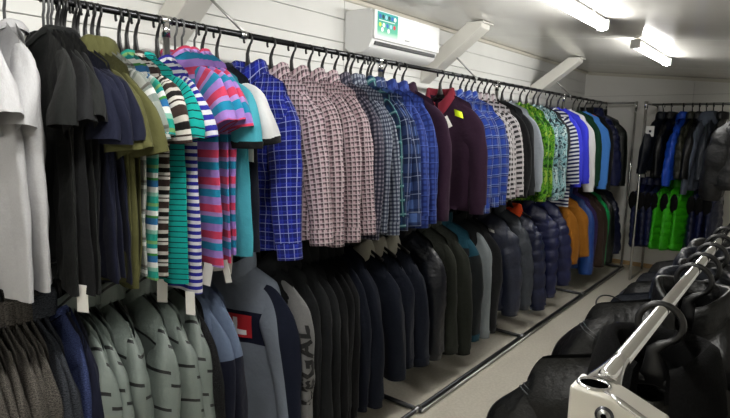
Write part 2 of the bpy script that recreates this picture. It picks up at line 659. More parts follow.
# end frame with front post
mesh_obj('post', tube_mesh('post', [(RB, 6.78, 0.016), (RB, 6.78, ZR-0.01)], 0.0135, M['chrome'], 12), rk)
mesh_obj('cross_bar', tube_mesh('cross_bar', [(-0.24, 6.78, ZR), (RB+0.0, 6.78, ZR)], 0.0125, M['steel'], 12), rk)
mesh_obj('joint', tube_mesh('joint', [(RB, 6.78, ZR-0.08), (RB, 6.78, ZR+0.016)], 0.018, M['chrome'], 12), rk)
tag(rk, 'long two-tier metal clothes rack on the floor along the plank wall', 'rack')

# ------------------------------------------------------------------ hangers
def hanger_meshes(kind):
    xs = np.linspace(-1, 1, 21)
    if kind == 'plastic':
        path = [(0.0235*math.cos(t), 0, -0.0145+0.0235*math.sin(t)) for t in np.linspace(math.radians(215), math.radians(-55), 15)]
        path += [(0.004, 0, -0.052), (-0.003, 0, -0.072), (-0.002, 0, -0.10), (0, 0, -0.13), (0, 0, -0.155)]
        rr = [(0.0045, 0.0052)]*15+[(0.0055, 0.007), (0.0055, 0.009), (0.006, 0.012), (0.007, 0.02), (0.008, 0.032)]
        hook = tube_mesh('hook', path, rr, M['bplastic'], 8)
        path = [(0.185*x, 0, -0.152-0.085*abs(x)**1.15) for x in xs]
        arm = tube_mesh('shoulder_bar', path, [(0.007, 0.009) for x in xs], M['bplastic'], 8)
    elif kind == 'slim':
        path = [(0.017*math.cos(t), 0, -0.0055+0.0185*math.sin(t)) for t in np.linspace(math.radians(200), math.radians(-10), 13)]
        path += [(0.016, 0, -0.03), (0.012, 0, -0.04), (0.0, 0, -0.052), (0, 0, -0.15)]
        hook = tube_mesh('hook', path, 0.0042, M['gplastic'], 8)
        path = [(0.18*x, 0, -0.150-0.085*abs(x)**1.15) for x in xs]
        arm = tube_mesh('shoulder_bar', path, 0.007, M['bplastic'], 8)
    else:   # broad coat hanger
        path = [(0.037*math.cos(t), 0, -0.0255+0.037*math.sin(t)) for t in np.linspace(math.radians(235), math.radians(-62), 23)]
        path += [(0.006, 0, -0.066), (-0.006, 0, -0.078), (-0.004, 0, -0.095), (0, 0, -0.115), (0, 0, -0.14)]
        rr = [(0.0065, 0.0065)]*23+[(0.007, 0.009), (0.008, 0.013), (0.009, 0.017), (0.010, 0.024), (0.012, 0.03)]
        hook = tube_mesh('hook', path, rr, M['bplastic'], 12)
        path = [(0.20*x, 0.0, -0.135-0.062*abs(x)**1.3) for x in xs]
        arm = tube_mesh('shoulder_bar', path, [(0.010+0.008*abs(x)**2, 0.012) for x in xs], M['bplastic'], 10)
    return hook, arm


HM = {k: hanger_meshes(k) for k in ('plastic', 'slim', 'coat')}
HN = {'plastic': 'black hanger', 'slim': 'slim hanger', 'coat': 'broad hanger'}


def hanger(loc, rz, kind, label, group):
    r = empty('clothes_hanger', loc, rz)
    hook, arm = HM[kind]
    mesh_obj('hook', hook, r)
    mesh_obj('shoulder_bar', arm, r)
    return tag(r, label, 'hanger', group)


# ------------------------------------------------------------------ garments
def sm(x):
    x = np.clip(x, 0, 1)
    return x*x*(3-2*x)


def crumple(P, seed, amp, n=7, lo=22.0, hi=62.0):
    """sharp-ridged random creases added to a cloth surface"""
    r = np.random.default_rng(seed+7000)
    d = np.zeros(P.shape[:-1])
    for i in range(n):
        k = r.normal(size=3)*np.array([1.0, 0.5, 0.55])
        k /= np.linalg.norm(k)
        f = r.uniform(lo, hi)
        ph = r.uniform(0, 6.28)
        q = P @ (k*f)+ph+1.2*np.sin(P[..., 2]*r.uniform(6, 14)+ph*2)
        d += (1-1.6*np.abs(np.sin(q*0.5)))*r.uniform(0.4, 1.0)/(0.6+f/40)
    return d*amp/math.sqrt(n)


Z0 = -0.138       # collar height below the rail centre


class Garment:
    """One hanging garment; local x = across (towards the aisle), -y = front, z up, origin on the rail."""

    def __init__(g, S=0.23, W=0.27, L=0.74, T=0.028, neck=(0.075, 0.05), slope=0.47, quilt=None, fold=0.012, tail=0.0, seed=0, res=1.0, z0=Z0, cr=0.009):
        g.seed, g.cr = seed, cr
        g.S, g.W, g.L, g.T, g.neck, g.slope, g.quilt, g.fold, g.tail, g.z0 = S, W, L, T, neck, slope, quilt, fold, tail, z0
        r = np.random.default_rng(seed)
        g.r = r
        g.ph = r.uniform(0, 6.28, 12)
        g.k = r.uniform(0.8, 1.3, 12)
        g.res = res
        g.zsh = z0 - slope*(S-neck[0])
        g.skew = r.uniform(-1, 1)*0.012
        g.lean = r.uniform(-1, 1)*0.02

    def pos(g, u, sg, v):
        """surface point; u in -1..1, sg = -1 front / +1 back (scalar or array), v in 0..1"""
        u, sg, v = np.broadcast_arrays(np.asarray(u, float), np.asarray(sg, float), np.asarray(v, float))
        nw, nd = g.neck
        Wv = g.S+(g.W-g.S)*sm(v/0.22)
        Wv = Wv*(1+0.03*np.sin(3*v+g.ph[0])*v)
        x0 = u*g.S
        ax = np.abs(x0)
        e = np.clip(1-(ax/nw)**2, 0, 1)
        ztop = -g.slope*np.maximum(ax-nw, 0)-0.05*np.clip((ax-g.S*0.86)/(g.S*0.14), 0, 1)**2
        ztop = ztop - np.where(sg < 0, nd, 0.006)*e
        zh = -g.L + g.tail*(0.5*u*u) + 0.006*np.sin(5*u+g.ph[1])
        z = ztop+(zh-ztop)*v
        x = u*Wv + g.skew*v
        edge = np.clip(1-u*u, 0, 1)**0.45
        Ty = g.T*(0.25+0.75*sm(v/0.16))*edge*(1+0.25*np.sin(4*v+2*u+g.ph[2]))
        Ty = np.maximum(Ty, 0.012*edge)
        Ty = Ty + 0.04*np.exp(-(v/0.07)**2)*e
        y = sg*Ty
        A = g.fold*sm(v*1.6+0.08)
        common = np.sin(4.2*g.k[0]*u+g.ph[3]+1.3*v)+0.6*np.sin(8.5*g.k[1]*u+g.ph[4]-1.1*v)
        own = 0.55*np.sin(10*g.k[2]*u+g.ph[5]+sg*1.7+1.5*v)+0.35*np.sin(17*g.k[3]*u+g.ph[6]+sg*2.9)
        y = y+A*common+A*own*edge+g.lean*v
        # fine drag wrinkles
        y = y+sg*0.0022*edge*np.sin(26*v+9*np.abs(u)+g.ph[7])*sm(v*4)
        if g.quilt:
            kind, pitch, amp = g.quilt
            zz = (z/pitch)
            if kind == 'h':
                q = np.abs(np.sin(np.pi*zz))**0.4
                q = q*(1+0.12*np.sin(21*u+5*np.floor(zz)+g.ph[8]))
            else:
                q = np.abs(np.sin(np.pi*(zz+x/pitch))*np.sin(np.pi*(zz-x/pitch)))**0.5
            q = q*sm(v*10)
            y = y+sg*amp*q*edge
            x = x+np.sign(u)*amp*0.8*q*np.abs(u)**3
        return np.stack([x, y, z+g.z0], -1)

    def body(g):
        M_ = int((38 if not g.quilt else 16+8.0*g.L/g.quilt[1])*g.res)
        n = int((52 if not g.quilt or g.quilt[0] == 'h' else 72)*g.res)
        n += n % 2
        t = np.linspace(0, 2*np.pi, n, endpoint=False)
        u = np.cos(t)
        sg = -np.sign(np.sin(t)+1e-9)
        sg[np.abs(np.sin(t)) < 1e-6] = -1
        v = np.linspace(0, 1, M_)**1.15
        P = g.pos(u[None, :], sg[None, :], v[:, None])
        UV0 = P[..., 2]-g.z0
        cr = crumple(P, g.seed, g.cr)*sm(v*9)[:, None]
        P = P.copy()
        P[..., 1] += cr*(0.25+np.clip(1-u*u, 0, 1)**0.45)
        P[..., 0] += 0.5*cr
        UVx = np.where(sg < 0, u*g.W, u*g.W+0.013)
        UV = np.stack([np.broadcast_to(UVx, P.shape[:2]), UV0], -1)
        UV = np.concatenate([UV, UV[:, :1]], 1)
        return P, UV

    def sleeve(g, side, SLn, r0=0.095, r1=0.06, out=0.06, fwd=0.02, T=None, n=24, flat=0.42, bulge=0.0):
        m = int((14 if SLn < 0.35 else 34)*g.res)
        if g.quilt:
            m = int(max(m, 8*SLn/g.quilt[1]))
        s = np.linspace(0, 1, m)
        if side < 0:
            out = out*0.35-0.012
        w_ = 0.085 if g.S < 0.25 else 0.10
        p0 = np.array([g.S-w_, 0, g.zsh+g.slope*w_-0.072])
        p1 = np.array([g.S-0.022+0.15*out, -fwd*0.3, g.zsh-0.070])
        p2 = np.array([g.S+out-0.014, -fwd*0.8, g.zsh-0.04-SLn*0.45])
        p3 = np.array([g.S+(out+0.012 if SLn > 0.35 else out*1.15-0.012), -fwd, g.zsh-0.02-SLn])
        B = ((1-s)**3)[:, None]*p0+(3*s*(1-s)**2)[:, None]*p1+(3*s*s*(1-s))[:, None]*p2+(s**3)[:, None]*p3
        ph = g.r.uniform(0, 6.28, 8)
        B[:, 1] += 0.012*np.sin(4*s+ph[0])*s
        B[:, 0] += 0.013*np.sin(4*s+ph[1])*s
        Tn = np.gradient(B, axis=0)
        Tn /= np.linalg.norm(Tn, axis=1)[:, None]
        Nn = np.stack([-Tn[:, 2], np.zeros(m), Tn[:, 0]], 1)
        Nn /= np.linalg.norm(Nn, axis=1)[:, None]
        Nn[:, :] = np.where(Nn[:, :1] < 0, -Nn, Nn)
        Yv = np.cross(Tn, Nn)
        Yv = np.where(Yv[:, 1:2] < 0, -Yv, Yv)
        dist = np.concatenate([[0], np.cumsum(np.linalg.norm(np.diff(B, axis=0), axis=1))])
        grow = sm(dist/0.15)
        a = (0.050+(r0-0.050)*grow)+(r1-r0)*sm(np.clip((dist-0.12)/(dist[-1]-0.12), 0, 1))
        Tt = g.T if T is None else T
        bfull = np.maximum(a*flat, Tt*0.88)
        b = 0.35*Tt+0.003+(bfull-0.35*Tt-0.003)*sm(dist/(0.26 if SLn > 0.35 else 0.22))
        th = np.linspace(0, 2*np.pi, n, endpoint=False)
        rad = 1+0.07*np.sin(3*th[None, :]+ph[2]+5*s[:, None])*sm(s*3)[:, None]+0.05*np.sin(5*th[None, :]+ph[3]-7*s[:, None])*sm(s*3)[:, None]
        rad = rad+0.012*np.sin(28*s[:, None]*SLn/0.6+2*np.sin(th[None, :]+ph[4])+ph[5])*(0.3+np.sin(np.pi*s)[:, None]**2)
        if g.quilt:
            kind, pitch, amp = g.quilt
            if kind == 'h':
                rad = rad*(0.86+amp*11.0*np.abs(np.sin(np.pi*s[:, None]*SLn/pitch))**0.55)
            else:
                uu = th[None, :]*r0*0.8
                rad = rad+amp*6*np.abs(np.sin(np.pi*(s[:, None]*SLn+uu)/pitch)*np.sin(np.pi*(s[:, None]*SLn-uu)/pitch))**0.5
        P = B[:, None, :]+(a[:, None]*np.cos(th)[None, :]*rad)[..., None]*Nn[:, None, :]+(b[:, None]*np.sin(th)[None, :]*rad)[..., None]*Yv[:, None, :]
        cu = np.linspace(0, 1, n+1)*(2.4*(r0+r1)*0.9)
        UV = np.stack([np.broadcast_to(cu, (m, n+1)), np.broadcast_to((g.zsh-g.z0+0.05-dist)[:, None], (m, n+1))], -1)
        info = (B[-1], Tn[-1], Nn[-1], Yv[-1], a[-1], b[-1], rad[-1], th)
        P = P+(crumple(P, g.seed+31, g.cr*0.9)*sm(s*4)[:, None])[..., None]*(np.cos(th)[None, :, None]*Nn[:, None, :]*0.7+np.sin(th)[None, :, None]*Yv[:, None, :])
        if side < 0:
            P = P*np.array([-1, 1, 1])
        return P, UV, info

    def cuff(g, side, info, length=0.06, grow=1.06, shrink=1.0, back=0.004):
        c, T, Nn, Yv, a, b, rad, th = info
        rings = []
        prof = [(-back, grow*1.0), (0.0, grow*1.03), (length*0.5, grow*shrink), (length*0.97, grow*shrink), (length, grow*shrink*0.97), (length*0.6, grow*shrink*0.85)]
        for d, k in prof:
            rr = k*(0.5+0.5*rad)
            rings.append((c+T*d)[None, :]+(a*np.cos(th)*rr)[:, None]*Nn+(b*np.sin(th)*rr)[:, None]*Yv)
        P = np.array(rings)
        UV = np.stack([np.broadcast_to(np.linspace(0, 1, len(th)+1)*0.3, (len(prof), len(th)+1)), np.broadcast_to(np.array([-p[0] for p in prof])[:, None], (len(prof), len(th)+1))], -1)
        if side < 0:
            P = P*np.array([-1, 1, 1])
        return P, UV

    def neckpath(g, t):
        nw, nd = g.neck
        x = nw*np.sin(t)
        yb = np.cos(t)
        e = np.clip(1-(x/nw)**2, 0, 1)
        z = -np.where(yb < 0, nd, 0.006)*e
        y = np.where(yb < 0, -1, 1)*(0.012*0+0.052*np.sqrt(e))
        return np.stack([x, y, z+g.z0], -1)

    def collar(g, kind):
        """t = 0 back of the neck, +-pi the front"""
        if kind == 'crew':
            t = np.linspace(-np.pi, np.pi, 29)
            prof = [(0.006, -0.014), (0.004, 0.0), (-0.002, 0.010), (-0.008, 0.006), (-0.006, -0.012)]
            lim = None
        elif kind == 'shirt':
            t = np.linspace(-np.pi*0.96, np.pi*0.96, 33)
            prof = [(0.0, -0.01), (-0.004, 0.014), (-0.006, 0.034), (0.0, 0.043), (0.010, 0.038), (0.018, 0.016), (0.024, -0.008), (0.020, -0.012)]
        elif kind == 'stand':
            t = np.linspace(-np.pi*0.93, np.pi*0.93, 31)
            prof = [(0.012, -0.012), (0.014, 0.015), (0.012, 0.05), (0.006, 0.062), (-0.004, 0.058), (-0.006, 0.02), (-0.004, -0.012)]
        elif kind == 'lapel':
            t = np.linspace(-np.pi*0.9, np.pi*0.9, 33)
            prof = [(0.0, -0.01), (-0.004, 0.02), (-0.004, 0.05), (0.006, 0.062), (0.022, 0.052), (0.036, 0.015), (0.046, -0.03), (0.04, -0.035)]
        else:  # hood
            t = np.linspace(-np.pi*0.86, np.pi*0.86, 31)
            prof = [(0.004, -0.012), (0.0, 0.02), (0.004, 0.055), (0.02, 0.075), (0.045, 0.07), (0.066, 0.03), (0.078, -0.04), (0.072, -0.11), (0.04, -0.15), (0.014, -0.12)]
        base = g.neckpath(t)
        back = 0.5+0.5*np.cos(t)
        out = np.stack([np.sin(t), np.where(np.cos(t) < 0, np.cos(t)*0.8, np.cos(t)), np.zeros_like(t)], -1)
        rows = []
        for o, zz in prof:
            so_, sz = np.ones_like(t), np.ones_like(t)
            if kind == 'hood':
                so_ = 0.35+0.65*back
                sz = np.where(np.full_like(t, zz) < 0, 0.15+0.85*back**1.2, 0.5+0.5*back)
                if zz < -0.02:
                    sz = sz*1.0
            z_ = zz*sz
            if kind in ('shirt', 'lapel') and zz < 0.03 and o > 0.012:
                z_ = zz - (0.045 if kind == 'shirt' else 0.06)*(1-back)**2
            p = base+out*(o*so_)[:, None]
            p[:, 2] += z_
            wob = 0.003*np.sin(5*t+g.ph[9]+zz*40)
            p[:, 1] += wob*(2.0 if kind == 'hood' else 0.6)
            rows.append(p)
        P = np.array(rows)
        L = np.linspace(0, 0.42, len(t))
        UV = np.stack([np.broadcast_to(L, P.shape[:2]), np.broadcast_to(np.array([p[1] for p in prof])[:, None], P.shape[:2])], -1)
        return P, UV

    def strip(g, u0, u1, v0, v1, sg=-1, off=0.003, n=16, k=3, thick=0.0015):
        """raised strip lying on the body (placket, zip, chest patch)"""
        v = np.linspace(v0, v1, n)
        u = np.linspace(u0, u1, k)
        P = g.pos(u[None, :], sg, v[:, None])
        cr = crumple(P, g.seed, g.cr)*sm(v*9)[:, None]
        P = P.copy()
        P[..., 1] += cr*(0.25+np.clip(1-u*u, 0, 1)**0.45)[None, :]
        P[..., 0] += 0.5*cr
        P[..., 1] += sg*off
        top = P.copy()
        e0 = P[:, :1].copy()
        e1 = P[:, -1:].copy()
        e0[..., 1] -= sg*(off+thick)
        e1[..., 1] -= sg*(off+thick)
        Q = np.concatenate([e0, top, e1], 1)
        U = np.stack([np.broadcast_to(np.concatenate([[u0], u, [u1]])*g.W, Q.shape[:2]), Q[..., 2]-g.z0], -1)
        return Q, U

    def hemband(g, h=0.05, grow=0.004, tuck=0.93):
        n = 40
        t = np.linspace(0, 2*np.pi, n, endpoint=False)
        u = np.cos(t)
        sg = np.where(np.sin(t) >= 0, -1, 1)
        rows = []
        for d, k in ((-0.004, 1.03), (0.0, 1.03), (h*0.5, tuck), (h, tuck*0.97), (h*0.98, tuck*0.9)):
            p = g.pos(u, sg, np.full(n, 0.985))
            p = p.copy()
            p[:, 0] *= k
            p[:, 1] *= (1+0.5*(k-1))
            p[:, 1] += sg*grow*np.clip(1-u*u, 0, 1)**0.45
            p[:, 2] -= d
            rows.append(p)
        P = np.array(rows)
        UV = np.stack([np.broadcast_to(u*g.W, P.shape[:2]), P[..., 2]-g.z0], -1)
        return P, np.concatenate([UV, UV[:, :1]], 1)


KIND = {
    'tee': dict(g=dict(S=0.215, W=0.255, L=0.72, T=0.022, fold=0.011), sl=dict(SLn=0.20, r0=0.086, r1=0.086, out=0.06, fwd=0.015, flat=0.40), collar='crew'),
    'polo': dict(g=dict(S=0.215, W=0.255, L=0.73, T=0.024, fold=0.011), sl=dict(SLn=0.23, r0=0.088, r1=0.090, out=0.06, fwd=0.015, flat=0.45), collar='shirt', placket=(0.0, 0.24)),
    'shirt': dict(g=dict(S=0.218, W=0.258, L=0.715, T=0.022, fold=0.011, tail=0.05, neck=(0.070, 0.045)), sl=dict(SLn=0.58, r0=0.088, r1=0.060, out=0.045, fwd=0.02, flat=0.42), collar='shirt', placket=(0.0, 0.985), cuff=dict(length=0.065, grow=0.95, shrink=1.0), pocket=True),
    'sweat': dict(g=dict(S=0.222, W=0.258, L=0.64, T=0.030, fold=0.009), sl=dict(SLn=0.60, r0=0.090, r1=0.056, out=0.045, fwd=0.02, flat=0.5), collar='crew', cuff=dict(length=0.06, grow=0.92, shrink=0.9), hem=0.055),
    'hoodie': dict(g=dict(S=0.222, W=0.258, L=0.68, T=0.032, fold=0.008), sl=dict(SLn=0.63, r0=0.090, r1=0.056, out=0.04, fwd=0.02, flat=0.5), collar='hood', cuff=dict(length=0.06, grow=0.92, shrink=0.9), hem=0.055, zip=True),
    'track': dict(g=dict(S=0.222, W=0.256, L=0.70, T=0.030, fold=0.008), sl=dict(SLn=0.64, r0=0.090, r1=0.06, out=0.04, fwd=0.02, flat=0.5), collar='stand', cuff=dict(length=0.05, grow=0.95, shrink=0.9), hem=0.045, zip=True),
    'jacket': dict(g=dict(S=0.228, W=0.265, L=0.73, T=0.042, fold=0.007), sl=dict(SLn=0.65, r0=0.096, r1=0.068, out=0.035, fwd=0.025, flat=0.58), collar='stand', cuff=dict(length=0.045, grow=1.0, shrink=0.95), hem=0.04, zip=True),
    'puffer': dict(g=dict(S=0.228, W=0.265, L=0.72, T=0.048, fold=0.006, quilt=('h', 0.08, 0.015)), sl=dict(SLn=0.64, r0=0.098, r1=0.072, out=0.035, fwd=0.03, flat=0.62), collar='stand', cuff=dict(length=0.04, grow=0.92, shrink=0.9), hem=0.035, zip=True),
    'vest': dict(g=dict(S=0.185, W=0.24, L=0.66, T=0.045, fold=0.006, quilt=('h', 0.075, 0.014), slope=0.5), sl=None, collar='stand', hem=0.03, zip=True),
}


def build_garment(name, loc, rz, kind, mats, label, cat, group, seed, over=None, sl_over=None, collar=None, collar_mat=None, sleeve_mat=None, cuff_mat=None, zip_mat=None, extras=(), hem=None, seams=False, placket=None, both_sleeves=True, pocket=None, cuff=True, res=1.0):
    K = KIND[kind]
    gp = dict(K['g'])
    gp.update(over or {})
    rr_ = random.Random(seed)
    if gp.get('quilt'):
        gp.setdefault('cr', 0.005)
    gp['L'] = gp['L']*rr_.uniform(0.975, 1.025)
    g = Garment(seed=seed, res=res, **gp)
    root = empty(name, loc, rz)
    mb = mats
    P, UV = g.body()
    mesh_obj('body', grid('body', P, True, UV, mb), root)
    out = {'g': g, 'root': root}
    if K.get('sl'):
        sp = dict(K['sl'])
        sp.update(sl_over or {})
        sp['SLn'] *= rr_.uniform(0.96, 1.05)
        sp['out'] += rr_.uniform(-0.012, 0.014)
        sp['fwd'] *= rr_.uniform(0.2, 1.9)
        for side in (1, -1):
            P, UV, info = g.sleeve(side, **sp)
            so_ = mesh_obj('sleeve', grid('sleeve', P, True, UV, sleeve_mat or mb, flip=(side > 0)), root)
            if side > 0:
                out['sleeve'] = (so_, P)
            if seams:
                for kk in (0.19, 0.215):
                    ring = P[int(P.shape[0]*kk)]
                    c0_ = ring.mean(0)
                    ring = c0_+(ring-c0_)*1.008
                    mesh_obj('seam', tube_mesh('seam', np.concatenate([ring, ring[:1]]), 0.0012, M['stitch'], 6), so_)
            if cuff and (K.get('cuff') or cuff_mat):
                cp = K.get('cuff') or dict(length=0.022, grow=1.03, shrink=1.0)
                P, UV = g.cuff(side, info, **cp)
                mesh_obj('cuff', grid('cuff', P, True, UV, cuff_mat or sleeve_mat or mb, flip=(side > 0)), so_)
    ck = collar or K['collar']
    if ck != 'none':
        P, UV = g.collar(ck)
        mesh_obj('hood' if ck == 'hood' else 'collar', grid('collar', P, False, UV, collar_mat or mb), root)
    pl = K.get('placket') if placket is None else placket
    if pl:
        P, UV = g.strip(-0.055, 0.055, pl[0]+0.0, pl[1])
        p_ = mesh_obj('placket', grid('placket', P, False, UV, mb), root)
        nb = 7 if pl[1] > 0.5 else 3
        bm = bmesh.new()
        for vv in np.linspace(pl[0]+0.02, pl[1]*0.93, nb):
            q = g.pos(0.0, -1, vv)
            bmesh.ops.create_cone(bm, cap_ends=True, segments=8, radius1=0.0055, radius2=0.005, depth=0.003, matrix=Matrix.Translation((q[0], q[1]-0.0052, q[2])) @ Matrix.Rotation(math.pi/2, 4, 'X'))
        mesh_obj('buttons', bm_mesh('buttons', bm, M['buttonw']), p_, kind='stuff')
    if K.get('zip'):
        P, UV = g.strip(-0.03, 0.03, 0.0, 0.985, off=0.004)
        mesh_obj('zip', grid('zip', P, False, UV, zip_mat or M['zip']), root)
    if (K.get('pocket') if pocket is None else pocket):
        P, UV = g.strip(0.22, 0.62, 0.2, 0.36, off=0.0025, n=6, k=6)
        mesh_obj('pocket', grid('pocket', P, False, UV, mb), root)
    if kind == 'vest':
        for sd in (1, -1):
            al, be = np.meshgrid(np.linspace(0.02, np.pi-0.02, 9), np.linspace(0, 2*np.pi, 18, endpoint=False), indexing='ij')
            P = np.stack([sd*(g.W-0.006+0.026*np.sin(al)*np.cos(be)), 0.04*np.sin(al)*np.sin(be)+g.pos(sd*0.97, -1, 0.22)[1], g.zsh-0.125+0.10*np.cos(al)], -1)
            mesh_obj('armhole_lining', grid('armhole_lining', P, True, None, M['fur']), root)
    hm = K.get('hem') if hem is None else hem
    if hm:
        P, UV = g.hemband(hm)
        mesh_obj('hem_band', grid('hem_band', P, True, UV, cuff_mat or mb), root)
    for e in extras:
        if e[0] == 'tag':      # paper tag hanging under the hem: ('tag', u, drop, tilt)
            q = g.pos(e[1], e[4] if len(e) > 4 else -1, 0.99)
            bm = bmesh.new()
            add_box(bm, (-0.018, -0.0006, -0.085), (0.018, 0.0006, 0.0))
            o = mesh_obj('paper_tag', bm_mesh('paper_tag', bm, M['paper']), root)
            o.location = (q[0], q[1]-0.004, q[2]+e[2])
            o.rotation_euler = (0.05, e[3], random.uniform(-0.5, 0.5)+0.5)
        elif e[0] == 'sticker':
            _, u_, v_, w_, h_ = e[:5]
            P, UV = g.strip(u_, u_+w_, v_, v_+h_, off=0.004, n=3, k=3)
            mesh_obj('price_sticker', grid('price_sticker', P, False, UV, M[e[5] if len(e) > 5 else 'yellow']), root)
        elif e[0] == 'patch':
            _, u0, u1, v0, v1, mt, off = e
            us = np.linspace(u0, u1, 14)
            zs_ = np.linspace(v0, v1, 14)
            a_, b_ = g.pos(us, -1, 0.0)[:, 2], g.pos(us, -1, 1.0)[:, 2]
            vv = (zs_[:, None]+g.z0-a_[None, :])/(b_-a_)[None, :]
            P = g.pos(us[None, :], -1, vv).copy()
            cr_ = crumple(P, g.seed, g.cr)
            P[..., 1] += cr_*1.2-off
            P[..., 0] += 0.5*cr_
            UV = np.stack([np.broadcast_to(us*g.W, P.shape[:2]), P[..., 2]-g.z0], -1)
            mesh_obj('patch', grid('patch', P, False, UV, M[mt]), root)
        elif e[0] == 'swing':   # paper card swinging at the chest
            q = g.pos(e[1], -1, e[2])
            bm = bmesh.new()
            add_box(bm, (-0.02, -0.0006, -0.075), (0.02, 0.0006, 0.0))
            o = mesh_obj('paper_tag', bm_mesh('paper_tag', bm, M['paper']), root)
            o.location = (q[0], q[1]-0.012, q[2])
            o.rotation_euler = (0.1, e[3], 0.2)
    tag(root, label, cat, group)
    return out


def edge_y(px, span, z, xr=XR):
    """rail position of a garment whose aisle-side edge shows at pixel column px"""
    lo, hi = 0.0, 418.0
    X = xr+span
    # find the row at which the plane x=X has height z
    for _ in range(40):
        mid = (lo+hi)/2
        if on(px, mid, 0, X)[2] > z:
            lo = mid
        else:
            hi = mid
    return on(px, mid, 0, X)[1]


ORD = ['nearest', 'second', 'third', 'fourth', 'fifth', 'sixth', 'seventh']
NUM = {2: 'two', 3: 'three', 4: 'four', 5: 'five', 6: 'six', 7: 'seven'}


def ordlabel(i, n, base):
    if n == 1:
        return base
    if n == 2:
        return ('nearer' if i == 0 else 'farther')+' of the two '+base
    return (ORD[i] if i < n-1 else 'farthest')+' of the '+NUM[n]+' '+base


SEED = [100]


def hang_row(rows, zr, zmid, gname, hk='plastic', tmax=0.05):
    allY = sorted(min(edge_y(p, (r[6].get('span', 0.33) if len(r) > 6 else 0.33)-0.03, zmid), 6.66) for r in rows for p in r[0])
    for row in rows:
        px, kind, mat, noun, cat, desc = row[:6]
        kw = dict(row[6]) if len(row) > 6 else {}
        span = kw.pop('span', 0.33)-0.03
        rot = kw.pop('rot', None)
        hkk = kw.pop('hanger', hk)
        ex_each = kw.pop('each', {})
        n = len(px)
        mats = mat if isinstance(mat, list) else [mat]
        for i, p in enumerate(px):
            SEED[0] += 1
            y = edge_y(p, span, zmid) if p > 0 else -p
            y = min(y, 6.66)
            rz = math.radians(rot[i] if isinstance(rot, (list, tuple)) else (rot if rot is not None else random.uniform(-4, 4)))
            lab = ordlabel(i, n, desc)
            k2 = dict(kw)
            k2.update(ex_each.get(i, {}))
            nxt = [q for q in allY if q > y+0.004]
            gap = (nxt[0]-y) if nxt else 0.12
            base = dict(KIND[kind]['g'], **k2.get('over', {}))
            ov = dict(k2.get('over', {}))
            ov['T'] = min(tmax if kind in ('shirt', 'tee', 'polo') else {'puffer': 0.085, 'jacket': 0.07}.get(kind, 0.052), max(base['T']*0.8, 0.46*gap))
            if kind == 'polo':
                ov['z0'] = -0.142
            if hkk == 'slim':
                ov['z0'] = -0.098
                ov['L'] = ov.get('L', 0.76)
            k2['over'] = ov
            y = y - math.sin(rz)*span
            build_garment(noun, (XR, y, zr), rz, kind, M[mats[i % len(mats)]], lab, cat, gname, SEED[0], **k2)
            hanger((XR, y, zr), rz, hkk, HN[hkk]+' of the '+lab.replace('the ', '', 1) if lab.startswith('the ') else HN[hkk]+' of the '+lab, 'hangers on the long rack')


# fabric library -----------------------------------------------------
M['grey_tee'] = solid('grey_heather', '#d6d6d8', heather=0.12)
M['black_tee'] = solid('black_cotton', '#1d1e20')
M['black_tee2'] = solid('washed_black_cotton', '#232524')
M['navy_tee'] = solid('navy_cotton', '#181c32')
M['olive'] = solid('olive_cotton', '#62623a')
M['paleplaid'] = plaid('pale_grey_plaid', '#b9bdb6', [('u', 0.07, 0.03, 0, '#7f8e88', 0.6), ('v', 0.09, 0.04, 0, '#6d7f7a', 0.6), ('u', 0.07, 0.006, 0.04, '#5b4a40', 0.6), ('v', 0.09, 0.008, 0.055, '#4d4038', 0.7), ('v', 0.09, 0.012, 0.075, '#eef0ec', 0.8)])
M['tealstripe'] = stripes('green_blue_white_stripe', [(0.0210, '#1fa18e'), (0.0126, '#8fc7b4'), (0.0168, '#eef1ee'), (0.0210, '#2b6fa8'), (0.0084, '#3f8d3f'), (0.0154, '#eef1ee'), (0.0140, '#1f9a96'), (0.0112, '#7fae6c')])
M['brownstripe'] = stripes('brown_white_black_stripe', [(0.0225, '#3a2c28'), (0.0090, '#e4e0d8'), (0.0045, '#3a2c28'), (0.0090, '#e4e0d8'), (0.0150, '#161414'), (0.0120, '#d8d2c8')])
M['tealpin'] = stripes('teal_black_pinstripe', [(0.0152, '#0fb0a8'), (0.0032, '#0b2c30')])
M['bluewhite'] = stripes('indigo_white_stripe', [(0.0125, '#2f2fa2'), (0.0117, '#ececf2')])
M['pinkstripe'] = stripes('pink_blue_lilac_stripe', [(0.0270, '#e0486c'), (0.0270, '#b48ce0'), (0.0270, '#2496c0'), (0.0150, '#c09ae0')])
M['cyan'] = solid('cyan_cotton', '#55bfd2')
M['blacktrim'] = solid('black_rib', '#131416')
M['white_tee'] = solid('white_cotton', '#f6f7f8')
M['darknavy'] = solid('dark_navy_cotton', '#161a28')
M['red_tee'] = solid('red_cotton', '#b02430')
M['blueplaid'] = plaid('royal_blue_window_plaid', '#2230b4', both(0.036, 0.014, 0.0, '#17206f', 0.7)+both(0.036, 0.0024, 0.02, '#b9c4ee', 0.85)+both(0.036, 0.0016, 0.006, '#4658c4', 0.8))
M['pinkgingham'] = plaid('pink_black_gingham', '#f2d0da', both(0.021, 0.0085, 0.0, '#2a1f2c', 0.74)+both(0.021, 0.004, 0.013, '#efe0e3', 0.8))
M['navygingham'] = plaid('navy_white_gingham', '#b4bccb', both(0.019, 0.009, 0.0, '#1c2a4c', 0.75))
M['darkgingham'] = plaid('dark_navy_gingham', '#9b96a4', both(0.019, 0.010, 0.0, '#191f38', 0.8))
M['tealnavy'] = plaid('teal_navy_plaid', '#20406a', both(0.07, 0.03, 0.0, '#16223c', 0.7)+both(0.07, 0.006, 0.045, '#c9dbe2', 0.8)+both(0.07, 0.014, 0.05, '#2c8a86', 0.5))
